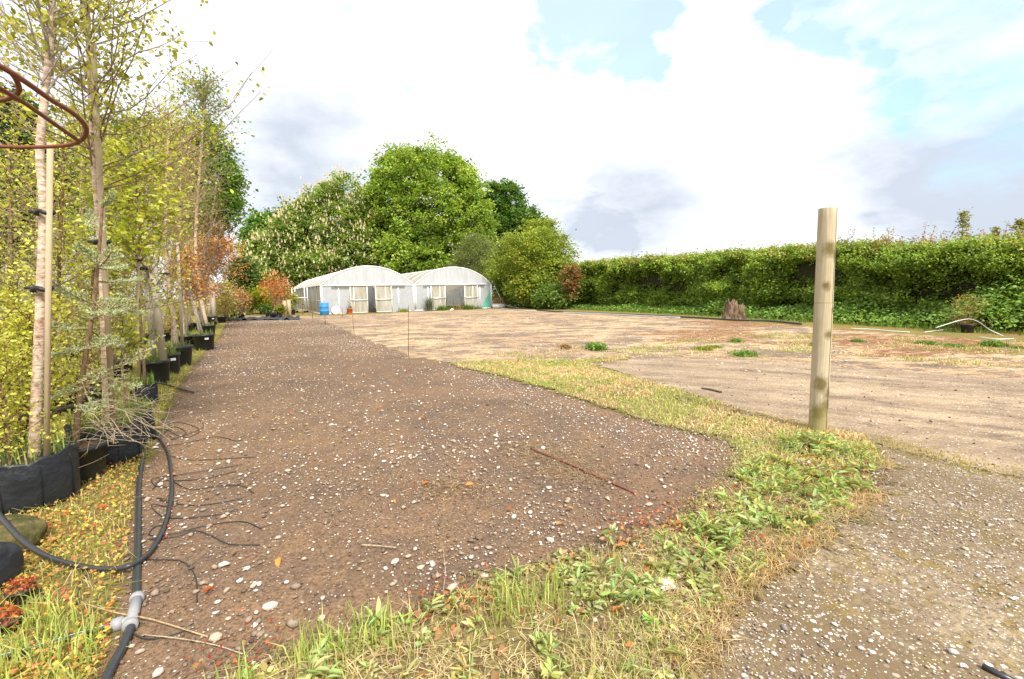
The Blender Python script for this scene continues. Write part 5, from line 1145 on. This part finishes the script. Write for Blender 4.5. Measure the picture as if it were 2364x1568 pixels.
# things lying in the near verge
for (u, v_, s, mt, lab) in ((1605, 1232, .045, 'wrapper', 'crumpled pale wrapper among red leaves at the top of the near verge'), (1535, 1365, .06, 'wrapper', 'crumpled pink and white printed wrapper in the near verge'), (1858, 1078, .05, 'whitepaint', 'white scrap of plastic in the weeds below the round post')):
    c = G(u, v_); m = MB(); nn = np.array([mnoise.noise(Vector(q*3.1+V3(u, 0, 0))) for q in v]); m.add(v*(1+.55*nn[:, None])*np.array([s, s*.8, s*.4])*.8+c+V3(0, 0, s*.3+.02), f)
    tag(m.build('wrapper', M[mt], loc=c), lab, 'litter')
for (u, v_, s, lab) in ((1558, 1460, .045, 'rounded pinkish flint at the bottom of the verge'), (1044, 1363, .05, 'white angular flint at the tip of the grass verge'), (625, 1408, .07, 'flat buff stone half sunk in the soil near the bottom'), (912, 1300, .05, 'grey-brown angular stone on the soil left of the grass'), (1185, 1196, .05, 'buff stone on the soil before the straw patch'), (1270, 1252, .045, 'pale stone on the soil above the grass verge')):
    c = G(u, v_); m = MB(); stones(m, c[None, :2], np.array([s]), np.array([[.58, .52, .45]]), sink=.3); tag(m.build('flint', M['stone'], loc=c), lab, 'stone')

# ------------------------------------------------------------------ ground cover, near and far
def z0(xy, z=.02): return np.concatenate([xy, np.full((len(xy), 1), z)], 1)
GRN = [(.34, .44, .09), (.46, .52, .14), (.26, .36, .07), (.52, .52, .20)]
STR = [(.62, .50, .28), (.70, .58, .36), (.50, .36, .18)]
m = MB()
xy = scatter(PY_verge, 9000, lambda x, y: near(2.6, 1.3)(x, y)*(.03+.97*fb(x, y, 3.3, 4)**1.5)*np.clip(1.4-x, .12, 1)); n = len(xy)
blades(m, z0(xy), RNG.gamma(2.2, .016, n).clip(.012, .14), .004, pal(n, GRN+STR), 1.2)
xy = scatter(PY_verge, 5500, lambda x, y: near(3, 1.2)(x, y)*(.04+.94*fb(x, y, 4, 11)**2)); n = len(xy)
blades(m, z0(xy), RNG.uniform(.02, .09, n), .003, pal(n, STR), 3.0)
kx = RNG.random(900); xy = np.stack([-1.15+kx*1.7, 1.60+kx*.60+RNG.normal(0, .08, 900)], 1); xy = xy[fb(xy[:, 0], xy[:, 1], 7, 2) > .45]; n = len(xy)
blades(m, z0(xy), RNG.uniform(.05, .20, n), .006, pal(n, GRN), .5)
xy = scatter(PY_verge, 16000, lambda x, y: (y > 3.6)*near(6, 1)(x, y)*(.2+.8*fb(x, y, 1.6, 8))); n = len(xy)
blades(m, z0(xy), RNG.uniform(.015, .06, n), .008+xy[:, 1]*.0008, np.where((fb(xy[:, 0], xy[:, 1], 2.2, 31)+RNG.normal(0, .2, n) > .5)[:, None], pal(n, [(.66, .52, .28), (.74, .60, .36), (.56, .42, .2)]), pal(n, [(.42, .46, .12), (.34, .42, .10), (.54, .50, .18)])), 1.6)
tag(m.build('verge_grass', M['grass']), 'green and straw-coloured grass covering the curved verge', 'grass', None, 'stuff')
# weeds in the cracks of the concrete yard
m = MB()
CW = gpoly([(1060, 832), (1300, 800), (1500, 790), (1800, 770), (2364, 790), (2364, 850), (1900, 838), (1720, 826), (1450, 826), (1200, 834)])
xy = scatter(CW, 5200, lambda x, y: (fb(x*1.2, y*1.2, 1.5, 13) > .78)*.9+(fb(x, y, .8, 3) > .8)*.15); n = len(xy)
blades(m, z0(xy, .012), RNG.gamma(2, .022, n).clip(.01, .2), .012, pal(n, [(.24, .36, .06), (.40, .40, .12), (.30, .32, .07), (.58, .48, .26)]), 1.2)
xy = scatter(CW, 2600, lambda x, y: (fb(x, y, 2.1, 17) > .7)); n = len(xy)
blades(m, z0(xy, .012), RNG.uniform(.02, .09, n), .012, pal(n, STR), 3)
tag(m.build('crack_weeds', M['grass']), 'thin scattered weeds and dead grass in the cracks of the concrete yard', 'weeds', None, 'stuff')
m = MB()
for line, n, sc_, cols in ((((1990, 1012), (2080, 1036), (2180, 1066), (2364, 1106)), 1100, .13, [(.34, .28, .05), (.28, .26, .06), (.46, .38, .14)]), (((1460, 962), (1580, 992), (1700, 1020), (1718, 1060), (1690, 1115), (1600, 1180)), 1500, .07, STR+GRN)):
    ed = gpoly(line); seg = RNG.integers(0, len(ed)-1, n); t = RNG.random((n, 1)); xy = ed[seg]*(1-t)+ed[seg+1]*t+RNG.normal(size=(n, 2))*sc_*(.4+fb(ed[seg][:, 0]*3+t[:, 0]*5, t[:, 0]*7, 2, 2))[:, None]
    blades(m, z0(xy, .018), RNG.uniform(.008, .035, n), .006, pal(n, cols), 1.5)
xy = scatter(PY_verge, 900, lambda x, y: near(2.4, 1.3)(x, y)*(fb(x, y, 5, 33) > .6)); n = len(xy)
for q in xy[:420]:
    k_ = random.randint(3, 7); az = RNG.random(k_)*6.28; p = V3(q[0], q[1], .02)+np.stack([RNG.normal(0, .012, k_), RNG.normal(0, .012, k_), RNG.uniform(.004, .03, k_)], 1)
    leaves(m, p, RNG.uniform(.012, .03, k_), pal(k_, [(.34, .42, .12), (.46, .44, .14), (.50, .30, .12), (.26, .34, .10)]), .8, .8)
tag(m.build('edge_moss', M['grass']), 'low olive moss and small clovery herbs creeping along the drive edge and through the verge', 'moss', None, 'stuff')
# broad-leaved weeds
m = MB()
WP = gpoly([(1900, 1015), (2010, 1040), (2030, 1110), (1960, 1190), (1850, 1235), (1740, 1230), (1690, 1290), (1640, 1350), (1500, 1400), (1330, 1390), (1290, 1340), (1400, 1290), (1560, 1240), (1680, 1140), (1760, 1060), (1830, 1020)])
xy1 = scatter(WP, 400, lambda x, y: .04+.96*fb(x, y, 4.2, 1)**1.5); xy2 = scatter(PY_verge, 150, lambda x, y: (x < 1.3)*near(2.2, 1.4)(x, y))
def rosette(m, q, n, s, cols):
    kd = random.random(); cols = [tuple(c_*random.uniform(.75, 1.2) for c_ in cc_) for cc_ in cols]; asp = .34 if kd < .45 else (.16 if kd < .72 else .62); s = s*(1.0 if kd < .45 else 1.35 if kd < .72 else .62); n = int(n*(1 if kd < .45 else 1.2 if kd < .72 else 1.5)); sp = 1 if kd < .72 else 2.6
    az = RNG.random(n)*6.28; el = RNG.uniform(.2, 1.1, n); d = np.stack([np.cos(az)*np.cos(el), np.sin(az)*np.cos(el), np.sin(el)], 1)
    p = q+V3(0, 0, .0)+d*s*.12*sp+np.stack([RNG.normal(0, .006*sp, n), RNG.normal(0, .006*sp, n), RNG.uniform(0, s*.9, n)], 1)
    leaves(m, p, s*RNG.uniform(.7, 1.2, n), pal(n, cols, jit=.14), asp, .5, True, dirs=d*1.6)
for q in np.concatenate([xy1, xy2]): rosette(m, V3(q[0], q[1], .02), RNG.integers(9, 16), RNG.uniform(.028, .068), [(.42, .50, .18), (.52, .58, .26), (.34, .42, .15), (.54, .50, .22)])
tag(m.build('broadleaf_weeds', M['leaf']), 'mass of soft green broad-leaved weeds around the foot of the round post and the verge', 'weeds', None, 'stuff')
# left bank
PY_bank = gpoly([(-260, 1800), (150, 1800), (245, 1520), (285, 1350), (310, 1130), (375, 960), (425, 870), (465, 820), (505, 780), (520, 752), (440, 750), (300, 830), (150, 950), (-100, 1100), (-300, 1300)])
m = MB()
xy = scatter(PY_bank, 15000, near(3.5, 1.4)); n = len(xy)
blades(m, z0(xy, 0), RNG.gamma(2.5, .016, n).clip(.01, .15), .0045, pal(n, GRN+STR+[(.42, .42, .08)]), 1.0)
xy = scatter(PY_bank, 9000, lambda x, y: (y > 4)*near(7, 1)(x, y)); n = len(xy)
blades(m, z0(xy, 0), RNG.uniform(.03, .14, n), .008, pal(n, GRN+[(.42, .42, .08)]), .8)
xy = scatter(PY_bank, 24000, lambda x, y: near(3.5, 1.5)(x, y)*(.2+.8*fb(x, y, 3, 6))); n = len(xy)
leaves(m, z0(xy, .01)+np.stack([0*xy[:, 0], 0*xy[:, 0], RNG.uniform(0, .04, n)], 1), RNG.uniform(.010, .028, n), pal(n, [(.60, .28, .07), (.62, .42, .08), (.62, .54, .10), (.44, .46, .09), (.55, .10, .08), (.6, .46, .16)]), .8, .8)
kx = gpoly([(-60, 1800), (-40, 1440), (120, 1400), (230, 1440), (235, 1520), (190, 1620), (150, 1800)])
xy = scatter(kx, 520, lambda x, y: fb(x, y, 6, 3)); n = len(xy); blades(m, z0(xy, 0), RNG.uniform(.06, .19, n), .006, pal(n, GRN), .7)
tag(m.build('bank_herbs', M['grass']), 'low red, orange and yellow herbs and grass in front of the pots', 'ground cover', None, 'stuff')
PN = np.array([(-9, 1.2), (-3.2, 2.2), (-5.2, 5.2), (-8, 9), (-17, 26), (-20, 34), (-32, 60), (-60, 60), (-60, 1)])
m = MB(); xy = scatter(PN, 22000, lambda x, y: near(9, 1.1)(x, y)); n = len(xy); r_ = np.hypot(xy[:, 0], xy[:, 1])
blades(m, z0(xy, 0), RNG.uniform(.05, .25, n)*(1+r_*.03), .006+r_*.0015, pal(n, [(.24, .28, .05), (.40, .36, .10), (.18, .24, .04), (.46, .36, .14)]), .9)
tag(m.build('nursery_grass', M['grass']), 'rough grass between and behind the nursery rows', 'grass', None, 'stuff')
m = MB()
for (u, v_, sp_, n) in ((1880, 1090, .16, 300), (1560, 1205, .26, 330), (1480, 1240, .16, 140), (1640, 1250, .16, 130), (1900, 1120, .12, 140), (1020, 1410, .12, 110), (560, 1530, .12, 80), (1120, 1410, .12, 80), (1760, 1150, .2, 120)):
    c = G(u, v_); p = c+np.stack([RNG.normal(0, sp_, n), RNG.normal(0, sp_*.7, n), RNG.uniform(.02, .09, n)], 1); leaves(m, p, RNG.uniform(.010, .026, n), pal(n, RD+OR+[(.45, .25, .12), (.34, .30, .10)]), .7, .5)
tag(m.build('red_herbs', M['leaf']), 'red and orange tinted low herbs showing through the green weeds', 'herbs', None, 'stuff')
# leaf litter and straw
m = MB()
FR = gpoly([(1990, 1030), (2060, 1070), (2060, 1140), (1960, 1230), (1820, 1320), (1700, 1420), (1660, 1560), (1560, 1560), (1600, 1420), (1720, 1300), (1860, 1220), (1990, 1120)])
xy = scatter(FR, 2600, lambda x, y: (fb(x, y, 5, 21) > .5)*1.+.06); n = len(xy); blades(m, z0(xy), RNG.uniform(.015, .07, n), .003, pal(n, [(.62, .40, .19), (.50, .34, .17), (.66, .50, .28), (.36, .32, .10), (.30, .18, .10)]), 3.0)
tag(m.build('dry_fringe', M['grass']), 'orange-tan dry grass fringe between the green weeds and the gravel track', 'grass', None, 'stuff')
m = MB()
for poly, n, c_ in ((PY_bank, 110, OR+[(.60, .12, .04)]), (PY_verge, 420, OR[:1]+[(.42, .24, .12), (.50, .36, .22), (.28, .16, .10), (.36, .20, .10)]), (PY_soil, 50, OR+DRY), (PY_gravel, 26, [(.3, .16, .08), (.42, .3, .18)])):
    xy = scatter(poly, n, near(2.6, 1.5)); leaves(m, z0(xy, .028), RNG.uniform(.03, .075, n), pal(n, c_), .5, 1.4, True, fold=.2)
xy = scatter(PY_soil, 700, lambda x, y: (np.abs(x+y*.66+.3) > .6)*(x < -y*.45)*(y > 4)); leaves(m, z0(xy, .012), .05, pal(len(xy), [(.55, .45, .12), (.5, .35, .15)]), .6, 2)
tag(m.build('fallen_leaves', M['leaf']), 'scattered dead orange and brown leaves on the soil and verge', 'leaf litter', None, 'stuff')
m = MB()
def straws(c, sx_, sy_, n, ln, cols):
    a = RNG.random(n)*3.14; L_ = RNG.uniform(.4, 1.3, n)*ln; p = c+np.stack([RNG.normal(0, sx_, n), RNG.normal(0, sy_, n), RNG.uniform(.006, .025, n)], 1)
    d = np.stack([np.cos(a), np.sin(a), RNG.normal(0, .08, n)], 1)*L_[:, None]*.5; s = np.stack([-np.sin(a), np.cos(a), 0*a], 1)*.0016
    v = np.stack([p-d-s, p-d+s, p+d+s, p+d-s], 1).reshape(-1, 3); o = np.arange(n)[:, None]*4; m.add(v, o+np.array([[0, 1, 2, 3]]), np.repeat(pal(n, cols), 4, 0))
DK = [(.20, .12, .07), (.50, .36, .20), (.09, .06, .04), (.58, .44, .26)]
straws(G(1050, 1130), .17, .12, 650, .05, DK); straws(G(1290, 1065), .22, .22, 900, .055, DK+DRY); straws(G(1360, 1110), .15, .1, 260, .05, DK); straws(G(1230, 1035), .2, .12, 300, .05, DRY)
for k in range(46): q = scatter(PY_verge, 1, near(2.8, 1.2))[0]; straws(V3(q[0], q[1], .02), .08, .08, 60, .07, STR)
for k in range(40): q = scatter(PY_soil, 1, near(2.8, 1.2))[0]; straws(V3(q[0], q[1], .006), .2, .2, 8, .05, DK)
tag(m.build('straw', M['grass']), 'patches of dead straw and plant debris on the brown soil', 'straw', None, 'stuff')
for (pp, r_, cl, lab) in (([(835, 1258), (870, 1260), (915, 1264)], .0045, (.5, .4, .26), 'short pale stick lying on the soil in the lower middle'), ([(1022, 1370, .01), (1028, 1320, .1), (1022, 1262, .18)], .0022, (.45, .33, .26), 'thin dry stem standing up from the tip of the verge'), ([(1110+600, 1012), (1790, 1030), (1900, 1048), (1960, 1060)], .003, (.62, .56, .46), 'long dry stem lying through the weeds below the post'), ([(330, 1465), (420, 1475), (500, 1490), (560, 1510)], .0025, (.5, .4, .28), 'thin branching twig on the soil beside the tee fitting'), ([(200, 1395, .06), (270, 1415, .05), (350, 1430, .03), (480, 1470)], .0035, (.5, .36, .2), 'bent tan twig crossing the water pipe'), ([(1620, 897), (1640, 900), (1665, 906)], .02, (.1, .07, .05), 'short dark stick on the concrete drive')):
    pts = [G(p[0], p[1], p[2] if len(p) > 2 else .025) for p in pp]; m = MB(); tube(m, spline(pts, 5), r_, 5, cl); tag(m.build('twig', M['bark'], loc=pts[0]*V3(1, 1, 0)), lab, 'twig')
